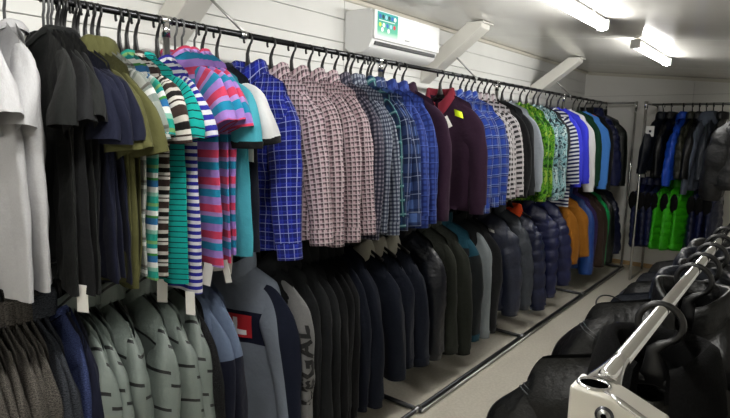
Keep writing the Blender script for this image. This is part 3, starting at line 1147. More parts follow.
M['buffalo'] = plaid('blue_buffalo_check', '#5f7fc2', both(0.09, 0.045, 0.0, '#14224e', 0.75)+both(0.09, 0.004, 0.065, '#c9d4ec', 0.5))
M['bluecheck'] = plaid('indigo_small_check', '#3a52a4', both(0.028, 0.012, 0.0, '#1d2c72', 0.75)+both(0.084, 0.004, 0.02, '#5f78cc', 0.6))
M['plum'] = solid('plum_melange', '#331b31', heather=0.2)
M['plumin'] = solid('crimson_collar', '#8a2a3a')
M['blueplaid2'] = plaid('bright_blue_plaid', '#2c4cb0', both(0.06, 0.026, 0.0, '#1b2c78', 0.7)+both(0.06, 0.006, 0.04, '#93aae0', 0.6)+both(0.06, 0.002, 0.05, '#dfe6f6', 0.5))
M['bwpattern'] = plaid('black_white_broken_check', '#d9d3d6', [('v', 0.034, 0.017, 0.0, '#17161a', 0.95), ('u', 0.05, 0.012, 0.0, '#e4dfe0', 0.85), ('u', 0.09, 0.02, 0.03, '#b9a0a8', 0.5)])
M['charcoal'] = solid('charcoal_knit', '#26282b', heather=0.15)
M['black_knit'] = solid('black_knit', '#17181a')
M['lightgrey'] = solid('light_grey_knit', '#aab2bc', heather=0.12)
M['greencamo'] = camo('green_camo', ['#1f4a14', '#3f8a1a', '#6fb02a', '#2c6a1c', '#a4c84a'], 26)
M['palecamo'] = camo('pale_teal_camo', ['#24323a', '#7fb0b8', '#a9cdd2', '#3c5660', '#c8e0e2'], 26)
M['navystripe'] = stripes('navy_white_breton', [(0.017, '#1a2456'), (0.015, '#e6e8ee')])
M['royal'] = solid('royal_blue_cotton', '#3a40e0')
M['dgreen'] = solid('dark_green_cotton', '#14432e')
M['lightblue'] = solid('sky_blue_cotton', '#58a0ff')
M['navy_nylon'] = nylon('navy_nylon', '#161e4c')
M['navy_nylon2'] = nylon('deep_navy_nylon', '#121b3e')
M['greyblue_nylon'] = nylon('slate_nylon', '#282e42')
M['blackgreen'] = nylon('black_green_nylon', '#101812')
M['orange'] = solid('orange_fleece', '#ff5a24')
M['mel_brown'] = melange('brown_grey_melange', '#222121', '#8a847c')
M['mel_dark'] = melange('dark_grey_melange', '#15161a', '#5e636c')
M['mel_navy'] = melange('navy_melange', '#202a52', '#5a689c', mid=0.5)
M['sage'] = None
N = NT('sage_with_dark_lines')
u, v, uv, ob = N.uv()
f = N.math('FRACT', N.math('DIVIDE', N.math('ADD', v, N.math('MULTIPLY', u, 0.22)), 0.115))
N.col(N.mix(N.math('LESS_THAN', f, 0.085), flin('#8a9690'), flin('#15181a')))
N.set(Roughness=0.55)
N.bump(N.noise(uv, 36, 4, 0.6), 0.55, 0.006)
M['sage'] = N.m
M['sparkle'] = melange('black_white_fleck', '#0c0c0e', '#8a8c90', 900, 900, 0.66)
M['blk_blue'] = block('blue_grey_over_navy', '#7484a0', '#191d30', -0.22)
M['bluegrey'] = block('blue_grey_sweat', '#98a2b2', '#98a2b2', -0.2, [(-0.34, -0.2, '#171c36')])
M['bluegrey_s'] = solid('blue_grey_fleece', '#98a2b2', heather=0.15)
N = NT('blue_grey_with_navy_panel')
u, v, uv, ob = N.uv()
k_ = N.math('MAXIMUM', N.math('LESS_THAN', u, 0.17), N.math('GREATER_THAN', u, 0.248))
M['bluegrey_panel'] = fabric_finish(N, N.mix(k_, flin('#98a2b2'), flin('#1a2034')), 0.9, 0.12)
M['navy_s'] = solid('navy_fleece', '#161b2c')
M['grey_sleeve'] = solid('grey_fleece', '#8f8f8f', heather=0.18)
M['logo_red'] = plain('logo_red', '#b8222c', 0.7)
M['logo_white'] = plain('logo_white', '#e8e8ea', 0.7)
M['logo_navy'] = plain('logo_navy', '#10142a', 0.7)
M['print_black'] = plain('print_black', '#101012', 0.7)
M['char_hood'] = solid('charcoal_hoodie', '#202224', heather=0.1)
M['char_hood2'] = solid('black_hoodie', '#141517')
M['navy_track'] = solid('navy_track', '#121827')
M['pinkpipe'] = solid('pink_piping', '#b0707f')
M['cream'] = solid('cream_fleece', '#e0ddcc')
M['quilt_black'] = nylon('black_quilt_nylon', '#10141e', 0.36)
M['olivegrey'] = solid('olive_grey_cotton', '#23261f')
M['darkgrey'] = solid('dark_grey_cotton', '#26282a')
M['teal_d'] = solid('dark_teal_cotton', '#1a4a58')
M['teal_blk'] = block('teal_yoke_over_dark', '#1c4b5c', '#1c2022', -0.16)
M['grey_blk'] = solid('mid_grey_cotton', '#8b9396')
M['mustard'] = solid('mustard_cotton', '#a4681a')
M['skyblue'] = nylon('sky_nylon', '#1f4fa0')
M['purple'] = solid('purple_cotton', '#3a2a5e')
M['brown'] = solid('brown_cotton', '#3a2a22')
M['green'] = solid('green_cotton', '#16a058')
M['lime'] = nylon('lime_nylon', '#3fc41a', 0.4)
M['bright_blue'] = nylon('bright_blue_nylon', '#1b55d8')
M['dolive'] = nylon('dark_olive_nylon', '#2c2e22')
M['greyl'] = solid('grey_blue_fleece', '#6d7688')
M['slate'] = nylon('slate_grey_nylon', '#3c424c', 0.5)
M['black_nylon'] = nylon('black_nylon', '#0d0e11', 0.4)
M['leather'] = nylon('black_leather', '#0c0d0e', 0.33)
M['fur'] = melange('black_fur', '#020202', '#121214', 700, 900)
M['navy_front'] = nylon('dark_navy_shell', '#0f1726', 0.5)

# ------------------------------------------------------------------ top row of the long rack
G1 = 'shirts and tops on the top rail'
TOP = [
    ((14, 38), 'tee', 'grey_tee', 'tshirt', 'shirt', 'light grey tees at the near end', dict(span=0.31, hanger='slim', rot=(-6, -8))),
    ((79, 89, 96, 103), 'tee', ['black_tee2', 'black_tee', 'black_tee2', 'black_tee'], 'tshirt', 'shirt', 'black tees between grey and navy ones', dict(span=0.31, hanger='slim', rot=(-8, -5, -3, -3), each={0: dict(extras=[('sticker', -0.06, 0.0, 0.12, 0.015, 'label')]), 1: dict(extras=[('tag', 0.85, 0.02, 0.05)])})),
    ((110, 115, 120, 127), 'tee', 'navy_tee', 'tshirt', 'shirt', 'dark navy tees beside the olive tops', dict(span=0.31)),
    ((134, 140, 147), 'polo', 'olive', 'polo_shirt', 'shirt', 'olive green polo shirts on the top rail', dict(span=0.32, rot=(3, 2, 2), each={0: dict(extras=[('sticker', 0.42, 0.03, 0.12, 0.035)])})),
    ((155,), 'tee', 'paleplaid', 'tshirt', 'shirt', 'pale grey plaid tee next to the olive polos', dict(span=0.32)),
    ((165,), 'tee', 'tealstripe', 'tshirt', 'shirt', 'tee with wide green, blue and white stripes', dict(span=0.32)),
    ((176,), 'tee', 'brownstripe', 'tshirt', 'shirt', 'tee with brown, white and black stripes', dict(span=0.31)),
    ((186,), 'tee', 'tealpin', 'tshirt', 'shirt', 'teal tee with thin black stripes', dict(span=0.29, over=dict(L=0.78), extras=[('tag', 0.6, 0.0, 0.05), ('tag', 0.2, 0.01, -0.05)])),
    ((204,), 'tee', 'bluewhite', 'tshirt', 'shirt', 'indigo and white striped tee with paper tag', dict(span=0.32, over=dict(L=0.80), extras=[('tag', 0.9, 0.0, 0.02)])),
    ((223, 233, 242), 'tee', 'pinkstripe', 'tshirt', 'shirt', 'pink, blue and lilac striped tees', dict(span=0.32, hanger='slim', each={0: dict(extras=[('tag', 0.8, 0.0, 0.2)]), 1: dict(extras=[('tag', 0.85, 0.0, -0.25)]), 2: dict(extras=[('tag', 0.8, 0.0, 0.15), ('tag', 0.5, 0.0, -0.1)])})),
    ((253,), 'tee', 'cyan', 'tshirt', 'shirt', 'cyan tee with black sleeve cuffs', dict(span=0.31, cuff_mat=M['blacktrim'])),
    ((262,), 'tee', 'darknavy', 'tshirt', 'shirt', 'dark tee with white black-edged sleeves', dict(span=0.31, sleeve_mat=M['white_tee'], cuff_mat=M['blacktrim'], extras=[('swing', 0.95, 0.33, 0.1)])),
    ((304,), 'shirt', 'blueplaid', 'plaid_shirt', 'shirt', 'royal blue window-plaid long-sleeve shirt on the top rail', dict(rot=6, over=dict(W=0.28, L=0.74), sl_over=dict(SLn=0.60))),
    ((325, 342, 357, 371), 'shirt', 'pinkgingham', 'checked_shirt', 'shirt', 'pink and black gingham long-sleeve shirts', dict(rot=(5, 2, 0, 2))),
    ((383,), 'shirt', 'darkgingham', 'checked_shirt', 'shirt', 'dark gingham shirt right behind the pink ginghams', {}),
    ((390, 397), 'shirt', 'navygingham', 'checked_shirt', 'shirt', 'navy and white gingham long-sleeve shirts', {}),
    ((404,), 'shirt', 'tealnavy', 'plaid_shirt', 'shirt', 'teal and navy plaid shirt with white lines', {}),
    ((410, 417), 'shirt', 'buffalo', 'checked_shirt', 'shirt', 'blue and navy large buffalo-check shirts', {}),
    ((427, 438), 'shirt', 'bluecheck', 'checked_shirt', 'shirt', 'indigo small-check shirts left of plum', dict(span=0.34)),
    ((447,), 'shirt', 'plum', 'plum_shirt', 'shirt', 'plain plum long-sleeve shirt behind the indigo check', {}),
    ((484,), 'sweat', 'plum', 'zip_pullover', 'pullover', 'plum pullover with crimson collar, facing the aisle', dict(over=dict(L=0.70, W=0.28, neck=(0.08, 0.10)), rot=10, collar='shirt', collar_mat=M['plumin'], extras=[('sticker', 0.42, 0.13, 0.2, 0.06), ('swing', 0.2, 0.12, -0.5)])),
    ((491, 498, 505), 'shirt', 'blueplaid2', 'plaid_shirt', 'shirt', 'bright blue plaid shirts by the plum pullover', {}),
    ((509, 515, 520), 'shirt', 'bwpattern', 'patterned_shirt', 'shirt', 'black and white broken-check shirts', dict(over=dict(L=0.62), sl_over=dict(SLn=0.52))),
    ((526,), 'sweat', 'black_knit', 'knit_sweater', 'sweater', 'black knit top right of the black-white shirts', dict(over=dict(L=0.57), sl_over=dict(SLn=0.53))),
    ((532,), 'sweat', 'charcoal', 'knit_sweater', 'sweater', 'charcoal knit top beside the light grey one', dict(over=dict(L=0.57), sl_over=dict(SLn=0.53))),
    ((538,), 'sweat', 'lightgrey', 'knit_sweater', 'sweater', 'light grey long-sleeve knit top on the top rail', dict(over=dict(L=0.57), sl_over=dict(SLn=0.53))),
    ((546, 553), 'sweat', 'greencamo', 'camouflage_sweater', 'sweater', 'green camouflage long-sleeve tops', dict(over=dict(L=0.72))),
    ((559, 565), 'sweat', 'palecamo', 'camouflage_sweater', 'sweater', 'pale teal camouflage long-sleeve tops', {}),
    ((569,), 'sweat', 'charcoal', 'knit_sweater', 'sweater', 'charcoal top between pale camouflage and navy stripes', dict(over=dict(L=0.57), sl_over=dict(SLn=0.53))),
    ((575,), 'tee', 'navystripe', 'breton_shirt', 'shirt', 'long navy and white striped top', dict(over=dict(L=0.86), sl_over=dict(SLn=0.6, r1=0.06), span=0.31)),
    ((581, 588), 'sweat', 'royal', 'knit_sweater', 'sweater', 'royal blue long-sleeve tops', dict(over=dict(L=0.57), sl_over=dict(SLn=0.53))),
    ((597,), 'sweat', 'white_tee', 'knit_sweater', 'sweater', 'white long-sleeve top on the top rail', dict(rot=8, span=0.36)),
    ((604,), 'sweat', 'dgreen', 'knit_sweater', 'sweater', 'dark green long-sleeve top right of the white one', dict(span=0.36)),
    ((610,), 'sweat', 'lightblue', 'knit_sweater', 'sweater', 'sky blue long-sleeve top near the rail end', dict(span=0.36)),
    ((616,), 'jacket', 'black_knit', 'zip_jacket', 'jacket', 'black jacket with orange collar label near rail end', dict(span=0.37, over=dict(L=0.68), extras=[('sticker', 0.2, 0.02, 0.35, 0.05, 'orange')])),
    ((624,), 'puffer', 'navy_nylon', 'puffer_jacket', 'jacket', 'navy hooded puffer jacket at the far rail end', dict(span=0.38, collar='hood', rot=6, over=dict(L=0.66))),
    ((633,), 'jacket', 'blackgreen', 'winter_jacket', 'jacket', 'black-green jacket, last on the top rail', dict(span=0.40, rot=12, over=dict(L=0.74))),
]
hang_row(TOP, ZR, 1.45, G1)

# ------------------------------------------------------------------ lower row of the long rack
G2 = 'jackets and sweatshirts on the lower rail'
LOW = [
    ((10, 21, 32, 44, 55, 65), 'track', 'mel_brown', 'knit_jacket', 'jacket', 'grey-brown melange knit jackets at the near end', {}),
    ((74, 82), 'track', 'mel_dark', 'knit_jacket', 'jacket', 'dark grey melange knit jackets', {}),
    ((97,), 'sweat', 'mel_navy', 'sweatshirt', 'sweater', 'navy melange sweatshirt with speckled sleeve', dict(rot=-6)),
    ((103,), 'sweat', 'navy_tee', 'sweatshirt', 'sweater', 'plain dark navy sweatshirt left of the sage jackets', {}),
    ((118, 129, 148, 178, 196, 212), 'jacket', 'sage', 'striped_jacket', 'jacket', 'sage grey jackets with dark diagonal lines', dict(rot=(0, 0, -3, -6, 2, -2))),
    ((219,), 'sweat', 'sparkle', 'knit_sweater', 'sweater', 'black knit sweater with white flecks', {}),
    ((228, 239), 'sweat', 'blk_blue', 'sweatshirt', 'sweater', 'sweatshirts with blue-grey yoke over navy', dict(sleeve_mat=None)),
    ((299,), 'sweat', 'bluegrey', 'logo_sweatshirt', 'sweater', 'blue-grey sweatshirt with navy band and red logo', dict(collar='stand', collar_mat=M['bluegrey_s'], sleeve_mat=M['bluegrey_panel'], cuff_mat=M['bluegrey_s'], rot=15, over=dict(W=0.265, L=0.7, cr=0.003, fold=0.004), extras=[('patch', -0.12, 0.34, -0.215, -0.315, 'logo_red', 0.006), ('patch', -0.03, 0.06, -0.23, -0.30, 'logo_white', 0.008), ('patch', -0.03, 0.25, -0.28, -0.302, 'logo_white', 0.0085)])),
    ((309,), 'sweat', 'char_hood', 'lettered_sweatshirt', 'sweater', 'charcoal sweatshirt with lettered grey sleeve', dict(sleeve_mat=M['grey_sleeve'], collar='hood', rot=4)),
    ((322, 332, 340), 'hoodie', 'char_hood', 'hoodie', 'hoodie', 'charcoal zip hoodies right of the lettered sleeve', {}),
    ((347, 354, 361), 'hoodie', 'char_hood2', 'hoodie', 'hoodie', 'black zip hoodies left of the piped jackets', {}),
    ((369, 378), 'track', 'navy_track', 'track_jacket', 'jacket', 'navy track jackets with pink zip edging', dict(zip_mat=M['pinkpipe'])),
    ((400, 413, 426), 'jacket', 'navy_track', 'coat', 'jacket', 'dark navy jackets with cream collars', dict(collar='lapel', collar_mat=M['cream'], over=dict(L=0.53, z0=-0.195), sl_over=dict(SLn=0.5))),
    ((443,), 'puffer', 'quilt_black', 'quilted_jacket', 'jacket', 'black diamond-quilted jacket on the lower rail', dict(over=dict(quilt=('d', 0.06, 0.008), T=0.04))),
    ((457, 468), 'jacket', 'olivegrey', 'cotton_jacket', 'jacket', 'plain olive-black cotton jackets after the quilted one', {}),
    ((479,), 'jacket', 'teal_blk', 'cotton_jacket', 'jacket', 'dark jacket with teal shoulder yoke', {}),
    ((491,), 'jacket', 'darkgrey', 'cotton_jacket', 'jacket', 'charcoal jacket with pale grey sleeve', dict(sleeve_mat=M['grey_blk'])),
    ((498,), 'jacket', 'black_knit', 'cotton_jacket', 'jacket', 'black jacket between grey sleeve and slate puffer', {}),
    ((520,), 'puffer', 'greyblue_nylon', 'puffer_jacket', 'jacket', 'slate puffer jacket with small chest label', dict(span=0.35, rot=8, over=dict(quilt=('h', 0.13, 0.014)), extras=[('sticker', 0.42, 0.14, 0.16, 0.03, 'label')])),
    ((531,), 'puffer', 'slate', 'puffer_jacket', 'jacket', 'plain slate grey puffer behind the labelled one', dict(span=0.34, over=dict(quilt=('h', 0.12, 0.012)))),
    ((546,), 'puffer', 'navy_nylon2', 'puffer_jacket', 'jacket', 'navy puffer jacket with bright orange collar', dict(span=0.35, collar='lapel', collar_mat=M['orange'], rot=4, over=dict(z0=-0.19, L=0.66))),
    ((557, 568), 'puffer', 'navy_nylon', 'puffer_jacket', 'jacket', 'navy puffers left of the mustard jackets', dict(span=0.34)),
    ((579, 589), 'jacket', 'mustard', 'cotton_jacket', 'jacket', 'mustard brown jackets on the lower rail', dict(span=0.36, rot=6, over=dict(L=0.46), sl_over=dict(SLn=0.45))),
    ((594,), 'jacket', 'skyblue', 'light_jacket', 'jacket', 'blue jacket with white label by the mustard ones', dict(span=0.35, extras=[('sticker', 0.45, 0.12, 0.2, 0.05, 'label')])),
    ((598,), 'jacket', 'purple', 'light_jacket', 'jacket', 'purple jacket on the lower rail', dict(span=0.35)),
    ((602, 606), 'jacket', 'brown', 'light_jacket', 'jacket', 'dark brown jackets left of the green one', dict(span=0.35)),
    ((611,), 'jacket', 'green', 'light_jacket', 'jacket', 'bright green jacket near the far end', dict(span=0.36)),
    ((616,), 'jacket', 'blackgreen', 'light_jacket', 'jacket', 'black-green jacket behind the bright green one', dict(span=0.37)),
    ((624,), 'puffer', 'navy_nylon2', 'puffer_jacket', 'jacket', 'navy puffer jacket, last on the lower rail', dict(span=0.38, rot=8, over=dict(L=0.62))),
]
hang_row(LOW, ZL, 0.65, G2, tmax=0.085)

# lettering on the grey sleeve: reads upwards
sl = None
for o in bpy.data.objects:
    if o.name.startswith('lettered_sweatshirt') and o.parent is None:
        sl = o
if sl is not None:
    so_ = [c_ for c_ in sl.children if c_.name.startswith('sleeve')][0]
    cu = bpy.data.curves.new('sleeve_lettering', 'FONT')
    cu.body = 'LEGAL'
    cu.size = 0.115
    cu.space_character = 1.06
    cu.offset = 0.004
    cu.resolution_u = 2
    tmp = bpy.data.objects.new('tmp', cu)
    COL.objects.link(tmp)
    dg = bpy.context.evaluated_depsgraph_get()
    tm = bpy.data.meshes.new_from_object(tmp.evaluated_get(dg))
    bpy.data.objects.remove(tmp)
    bm = bmesh.new()
    bm.from_mesh(tm)
    bmesh.ops.triangulate(bm, faces=bm.faces)
    bmesh.ops.subdivide_edges(bm, edges=[e for e in bm.edges if e.calc_length() > 0.02], cuts=2)
    from mathutils.bvhtree import BVHTree
    sme = so_.data
    tree = BVHTree.FromPolygons([v_.co.copy() for v_ in sme.vertices], [list(p.vertices) for p in sme.polygons])
    zs = [v_.co.z for v_ in sme.vertices]
    zmin = min(zs)
    dirv = Vector((-0.75, 0.66, 0)).normalized()
    lat = Vector((0.66, 0.75, 0)).normalized()
    for v_ in bm.verts:
        along, across = v_.co.x, v_.co.y
        zz = zmin+0.10+along
        ring = [q.co for q in sme.vertices if abs(q.co.z-zz) < 0.03]
        cx = sum(q.x for q in ring)/max(len(ring), 1)
        cy = sum(q.y for q in ring)/max(len(ring), 1)
        c0 = Vector((cx, cy, zz)) - dirv*0.5 - lat*((across-0.04)*0.85-0.02)
        hit = tree.ray_cast(c0, dirv)
        v_.co = (hit[0]-dirv*0.006) if hit[0] is not None else Vector((cx, cy, zz))
    mesh_obj('lettering', bm_mesh('lettering', bm, M['print_black']), so_)

# ------------------------------------------------------------------ rack on the back wall
YK = 6.5
ZB1, ZB2 = 1.89, 1.19
XK0 = -1.30
bk = empty('back_rack', (XK0, YK, 0))
for (yo) in (-0.26, 0.30):
    mesh_obj('post', tube_mesh('post', [(0, yo, 0.01), (0, yo, ZB1+0.015)], 0.0135, M['chrome'], 12), bk)
    mesh_obj('post', tube_mesh('post', [(2.3, yo, 0.01), (2.3, yo, ZB1+0.0)], 0.0135, M['chrome'], 12), bk)
for xo in (0.0, 2.3):
    mesh_obj('cross_bar', tube_mesh('cross_bar', [(xo, -0.26, 0.016), (xo, 0.30, 0.016)], 0.012, M['steel'], 12), bk)
    mesh_obj('cross_bar', tube_mesh('cross_bar', [(xo, -0.26, ZB1), (xo, 0.30, ZB1)], 0.0125, M['chrome'], 12), bk)
    mesh_obj('cross_bar', tube_mesh('cross_bar', [(xo, -0.26, ZB2), (xo, 0.30, ZB2)], 0.0125, M['chrome'], 12), bk)
    mesh_obj('joint', tube_mesh('joint', [(xo, -0.26, ZB1-0.05), (xo, -0.26, ZB1+0.018)], 0.018, M['chrome'], 12), bk)
mesh_obj('top_rail', tube_mesh('top_rail', [(-0.01, 0, ZB1), (2.31, 0, ZB1)], 0.0125, M['steel'], 12), bk)
mesh_obj('lower_rail', tube_mesh('lower_rail', [(-0.01, 0, ZB2), (2.31, 0, ZB2)], 0.0125, M['steel'], 12), bk)
tag(bk, 'two-tier chrome clothes rack standing against the back wall', 'rack')


def back_x(px, z):
    lo, hi = 0.0, 418.0
    for _ in range(40):
        mid = (lo+hi)/2
        if on(px, mid, 1, YK)[2] > z:
            lo = mid
        else:
            hi = mid
    return on(px, mid, 1, YK)[0]


BACK1 = [
    (663, 'jacket', 'navy_front', 'winter_coat', 'jacket', 'dark navy coat with white sleeve badge, back rack', dict(rot=-106, over=dict(L=0.52), sl_over=dict(SLn=0.46, out=0.02))),
    (671, 'jacket', 'black_nylon', 'winter_coat', 'jacket', 'black coat between badge coat and blue puffer', dict(rot=-95, over=dict(L=0.5), sl_over=dict(SLn=0.46))),
    (683, 'puffer', 'bright_blue', 'puffer_jacket', 'jacket', 'bright blue puffer jacket on the back rack', dict(rot=-92, over=dict(L=0.6), sl_over=dict(SLn=0.56))),
    (692, 'puffer', 'dolive', 'puffer_jacket', 'jacket', 'dark olive puffer jacket on the back rack', dict(rot=-95, over=dict(L=0.52), sl_over=dict(SLn=0.5))),
    (699, 'jacket', 'black_nylon', 'winter_coat', 'jacket', 'black jacket between olive puffer and grey top', dict(rot=-92, over=dict(L=0.54), sl_over=dict(SLn=0.5))),
    (706, 'hoodie', 'greyl', 'hoodie', 'hoodie', 'grey-blue hoodie on the back rack', dict(rot=-100)),
    (713, 'jacket', 'slate', 'winter_coat', 'jacket', 'slate jacket right of the grey-blue hoodie', dict(rot=-92, over=dict(L=0.55), sl_over=dict(SLn=0.5))),
    (722, 'jacket', 'black_nylon', 'winter_coat', 'jacket', 'black jacket behind the large dark coat', dict(rot=-92)),
]
BACK2 = [
    (645, 'vest', 'navy_nylon', 'puffer_vest', 'vest', 'navy puffer vest, leftmost of its kind', dict(rot=-100)),
    (651, 'vest', 'navy_nylon2', 'puffer_vest', 'vest', 'navy puffer vest, middle of the three leftmost', dict(rot=-95)),
    (658, 'vest', 'navy_nylon', 'puffer_vest', 'vest', 'navy puffer vest beside the green vests', dict(rot=-95)),
    (669, 'vest', 'lime', 'puffer_vest', 'vest', 'lime green puffer vest, leftmost of three', dict(rot=-105)),
    (679, 'vest', 'lime', 'puffer_vest', 'vest', 'lime green puffer vest, middle of three', dict(rot=-105)),
    (690, 'vest', 'lime', 'puffer_vest', 'vest', 'lime green puffer vest, rightmost of three', dict(rot=-110)),
    (701, 'vest', 'navy_nylon2', 'puffer_vest', 'vest', 'dark blue puffer vest right of the green vests', dict(rot=-95)),
    (709, 'vest', 'navy_nylon', 'puffer_vest', 'vest', 'dark blue puffer vest, middle of the right trio', dict(rot=-95)),
    (718, 'vest', 'navy_nylon2', 'puffer_vest', 'vest', 'dark blue puffer vest at the right picture edge', dict(rot=-95)),
]
for rows, zz, gn in ((BACK1, ZB1, 'jackets on the upper back rail'), (BACK2, ZB2, 'vests on the lower back rail')):
    for px, kind, mt, noun, cat, lab, kw in rows:
        SEED[0] += 1
        kw = dict(kw)
        rz = math.radians(kw.pop('rot'))
        x = back_x(px, zz-0.1)
        res = build_garment(noun, (x, YK, zz), rz, kind, M[mt], lab, cat, gn, SEED[0], **kw)
        hanger((x, YK, zz), rz, 'plastic', 'black plastic hanger of the '+lab, 'hangers on the back rack')
        if 'badge' in lab and px == 663:
            so_, P = res['sleeve']
            k = P.shape[0]//4
            q = P[k+1].mean(0)
            b = box('badge', (-0.04, -0.006, -0.055), (0.04, 0.004, 0.055), M['label'], so_, 0.004)
            ring = P[k+2]
            vq = ring[np.argmax(ring[:, 0]*0.7+ring[:, 1]*0.7)]
            b.location = (vq[0]+0.006, vq[1]+0.006, vq[2])
            b.rotation_euler = (0, 0, math.radians(-45))
            d_ = box('badge_ring', (-0.016, -0.0055, -0.016), (0.016, 0.0045, 0.016), M['logo_navy'], b, 0.006)

# ------------------------------------------------------------------ tall rack at the right with one big coat in view
rr = empty('tall_rack', (-0.2, 4.95, 0))
mesh_obj('rail', tube_mesh('rail', [(0, -0.6, 1.93), (0, 0.6, 1.93)], 0.0135, M['chrome'], 12), rr)
for yo in (-0.6, 0.6):
    mesh_obj('post', tube_mesh('post', [(0, yo, 0.01), (0, yo, 1.93)], 0.0135, M['chrome'], 12), rr)
    mesh_obj('foot_bar', tube_mesh('foot_bar', [(-0.25, yo, 0.014), (0.25, yo, 0.014)], 0.013, M['chrome'], 12), rr)
tag(rr, 'chrome single-rail rack at the right, mostly out of frame', 'rack')
SEED[0] += 1
build_garment('winter_coat', (-0.2, 5.0, 1.93), math.radians(184), 'puffer', M['black_nylon'], 'dark padded coat cut by the right picture edge', 'jacket', 'coats at the right', SEED[0], over=dict(L=0.60, quilt=('h', 0.15, 0.012), W=0.29, S=0.25), sl_over=dict(SLn=0.56, r0=0.11, r1=0.09, out=0.05), collar='hood')
hanger((-0.2, 5.0, 1.93), math.radians(184), 'plastic', 'black hanger of the dark padded coat at the right edge', 'coat hangers')

# ------------------------------------------------------------------ near rack: chrome tube, connector and dark jackets
XT, ZT = -0.170, 1.23
nr = empty('chrome_rack', (XT, 0.72, 0))
mesh_obj('rail', tube_mesh('rail', [(0, 0.02, ZT), (0, 2.6, ZT)], 0.0118, M['chrome'], 24), nr)
# flare from the rail into the corner block
ys = np.linspace(0, 1, 11)
mesh_obj('flare', grid('flare', np.array([[(-0.006*(1-s)**2+(0.0124+0.014*(1-s)**2)*math.cos(t), 0.014+0.075*s, ZT-0.012*(1-s)**2+(0.0124-0.001*(1-s)**2)*math.sin(t)) for t in np.linspace(0, 2*math.pi, 28, endpoint=False)] for s in ys]), True, None, M['chrome']), nr)
# corner block: plate in the x-z plane, tapering to the right
bm = bmesh.new()
prof = [(-0.034, -0.004), (0.016, -0.004), (0.030, -0.009), (0.068, -0.024), (0.078, -0.027), (0.078, -0.085), (-0.034, -0.095)]
fr = [bm.verts.new((a, -0.028, ZT+b)) for a, b in prof]
bk_ = [bm.verts.new((a, 0.022, ZT+b)) for a, b in prof]
bm.faces.new(fr)
bm.faces.new(bk_[::-1])
for i in range(len(prof)):
    j = (i+1) % len(prof)
    bm.faces.new([fr[j], fr[i], bk_[i], bk_[j]])
bmesh.ops.recalc_face_normals(bm, faces=bm.faces)
bmesh.ops.bevel(bm, geom=list(bm.edges), offset=0.005, segments=4, profile=0.5, affect='EDGES')
cb = mesh_obj('corner_block', bm_mesh('corner_block', bm, M['satin'], False), nr)
# open hole on top with bright rim
th = np.linspace(0, 2*np.pi, 32, endpoint=False)
P = []
for a_ in np.linspace(0, 2*np.pi, 9):
    P.append([(-0.009+(0.0195+0.0028*math.cos(a_))*math.cos(t), -0.006+(0.0165+0.0028*math.cos(a_))*math.sin(t), ZT-0.0035+0.0028*math.sin(a_)) for t in th])
mesh_obj('rim', grid('rim', np.array(P), True, None, M['chrome']), cb)
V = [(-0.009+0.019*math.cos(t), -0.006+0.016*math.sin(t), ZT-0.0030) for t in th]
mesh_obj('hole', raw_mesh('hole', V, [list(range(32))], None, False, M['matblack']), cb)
# chrome lip running from the rim to the cross bar
mesh_obj('lip', tube_mesh('lip', [(0.008, -0.018, ZT-0.004), (0.03, -0.024, ZT-0.010), (0.05, -0.025, ZT-0.018), (0.078, -0.024, ZT-0.029)], [0.003, 0.0045, 0.004, 0.003], M['chrome'], 10), cb)
# recessed cap screw on the face
for rad, dep, mt, nm in ((0.0115, 0.0305, 'darksteel', 'screw_ring'), (0.0080, 0.0322, 'steel', 'screw_head'), (0.0038, 0.0335, 'matblack', 'screw_socket')):
    o = mesh_obj(nm, tube_mesh(nm, [(0.012, -dep, ZT-0.030), (0.012, -0.018, ZT-0.030)], rad, M[mt], 20 if nm != 'screw_socket' else 6), cb)
box('cross_bar', (0.077, -0.022, ZT-0.080), (0.62, 0.018, ZT-0.030), M['beigebar'], nr, 0.005)
mesh_obj('post', tube_mesh('post', [(0.0, 0.0, 0.01), (0.0, 0.0, ZT-0.07)], 0.016, M['chrome'], 16), nr)
mesh_obj('post', tube_mesh('post', [(0.6, 0.0, 0.01), (0.6, 0.0, ZT-0.07)], 0.016, M['chrome'], 16), nr)
mesh_obj('post', tube_mesh('post', [(0.0, 2.6, 0.01), (0.0, 2.6, ZT)], 0.016, M['chrome'], 16), nr)
mesh_obj('foot_bar', tube_mesh('foot_bar', [(-0.25, 2.6, 0.015), (0.3, 2.6, 0.015)], 0.014, M['chrome'], 12), nr)
mesh_obj('foot_bar', tube_mesh('foot_bar', [(-0.2, 0.0, 0.015), (0.65, 0.0, 0.015)], 0.014, M['chrome'], 12), nr)
tag(nr, 'chrome tube rack in the right foreground with bolted corner block', 'rack')

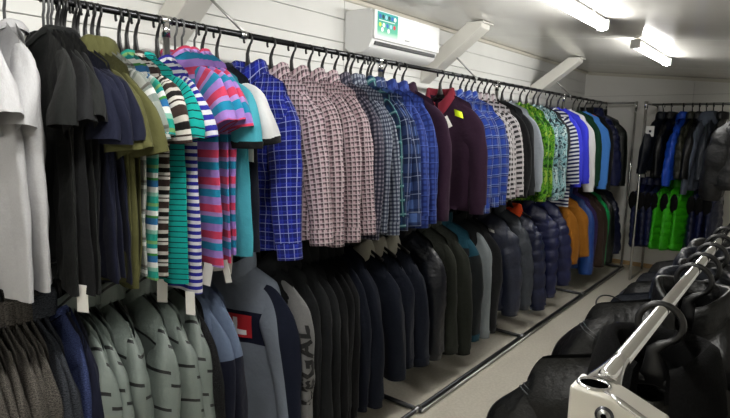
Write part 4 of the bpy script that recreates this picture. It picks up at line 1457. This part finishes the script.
FRONT = [
    (1.10, 'jacket', 'leather', 'leather_jacket', 'black leather-look jacket, nearest on the chrome rack', dict(rot=4, over=dict(L=0.68, T=0.05), collar='lapel', collar_mat=M['fur'])),
    (1.50, 'jacket', 'leather', 'leather_jacket', 'black leather-look jacket with stitched shoulder, second on the chrome rack', dict(rot=-3, over=dict(L=0.7, T=0.07, z0=-0.09, S=0.25), collar='stand')),
    (1.66, 'jacket', 'navy_front', 'winter_jacket', 'dark navy jacket, third on the chrome rack', dict(extras=[('patch', -0.88, -0.6, -0.085, -0.10, 'label_grey', 0.004)], rot=-4, over=dict(L=0.72, T=0.06), collar='hood')),
    (1.84, 'puffer', 'black_nylon', 'winter_jacket', 'black padded jacket, fourth on the chrome rack', dict(rot=-4, over=dict(L=0.72, T=0.055))),
    (2.02, 'jacket', 'navy_front', 'winter_jacket', 'dark navy jacket, fifth on the chrome rack', dict(rot=3, over=dict(L=0.72, T=0.06), collar='hood')),
    (2.22, 'jacket', 'black_nylon', 'winter_jacket', 'black jacket, farthest on the chrome rack', dict(rot=-2, over=dict(L=0.72, T=0.06), collar='hood')),
]
for y, kind, mt, noun, lab, kw in FRONT:
    SEED[0] += 1
    kw = dict(kw)
    rz = math.radians(kw.pop('rot'))
    kw['over'] = dict(dict(z0=-0.105, S=0.238, W=0.275, slope=0.30, cr=0.012), **kw['over'])
    kw['sl_over'] = dict(r0=0.115, r1=0.085, out=0.03)
    res = build_garment(noun, (XT, y, ZT), rz, kind, M[mt], lab, 'jacket', 'dark jackets on the chrome rack', SEED[0], res=1.5, seams=True, **kw)
    if 'third' in lab:
        t_ = np.linspace(0, 2*np.pi*0.86, 26)
        cp_ = [(-0.165-0.045*math.sin(q*0.5)*1.0-0.02*math.sin(q), -0.10+0.05*math.cos(q), -0.155+0.028*math.sin(q)) for q in t_]
        mesh_obj('drawcord', tube_mesh('drawcord', cp_, 0.0022, M['bplastic'], 8), res['root'])
    hanger((XT, y, ZT+0.002), rz, 'coat', 'broad hanger of the '+lab, 'coat hangers on the chrome rack')
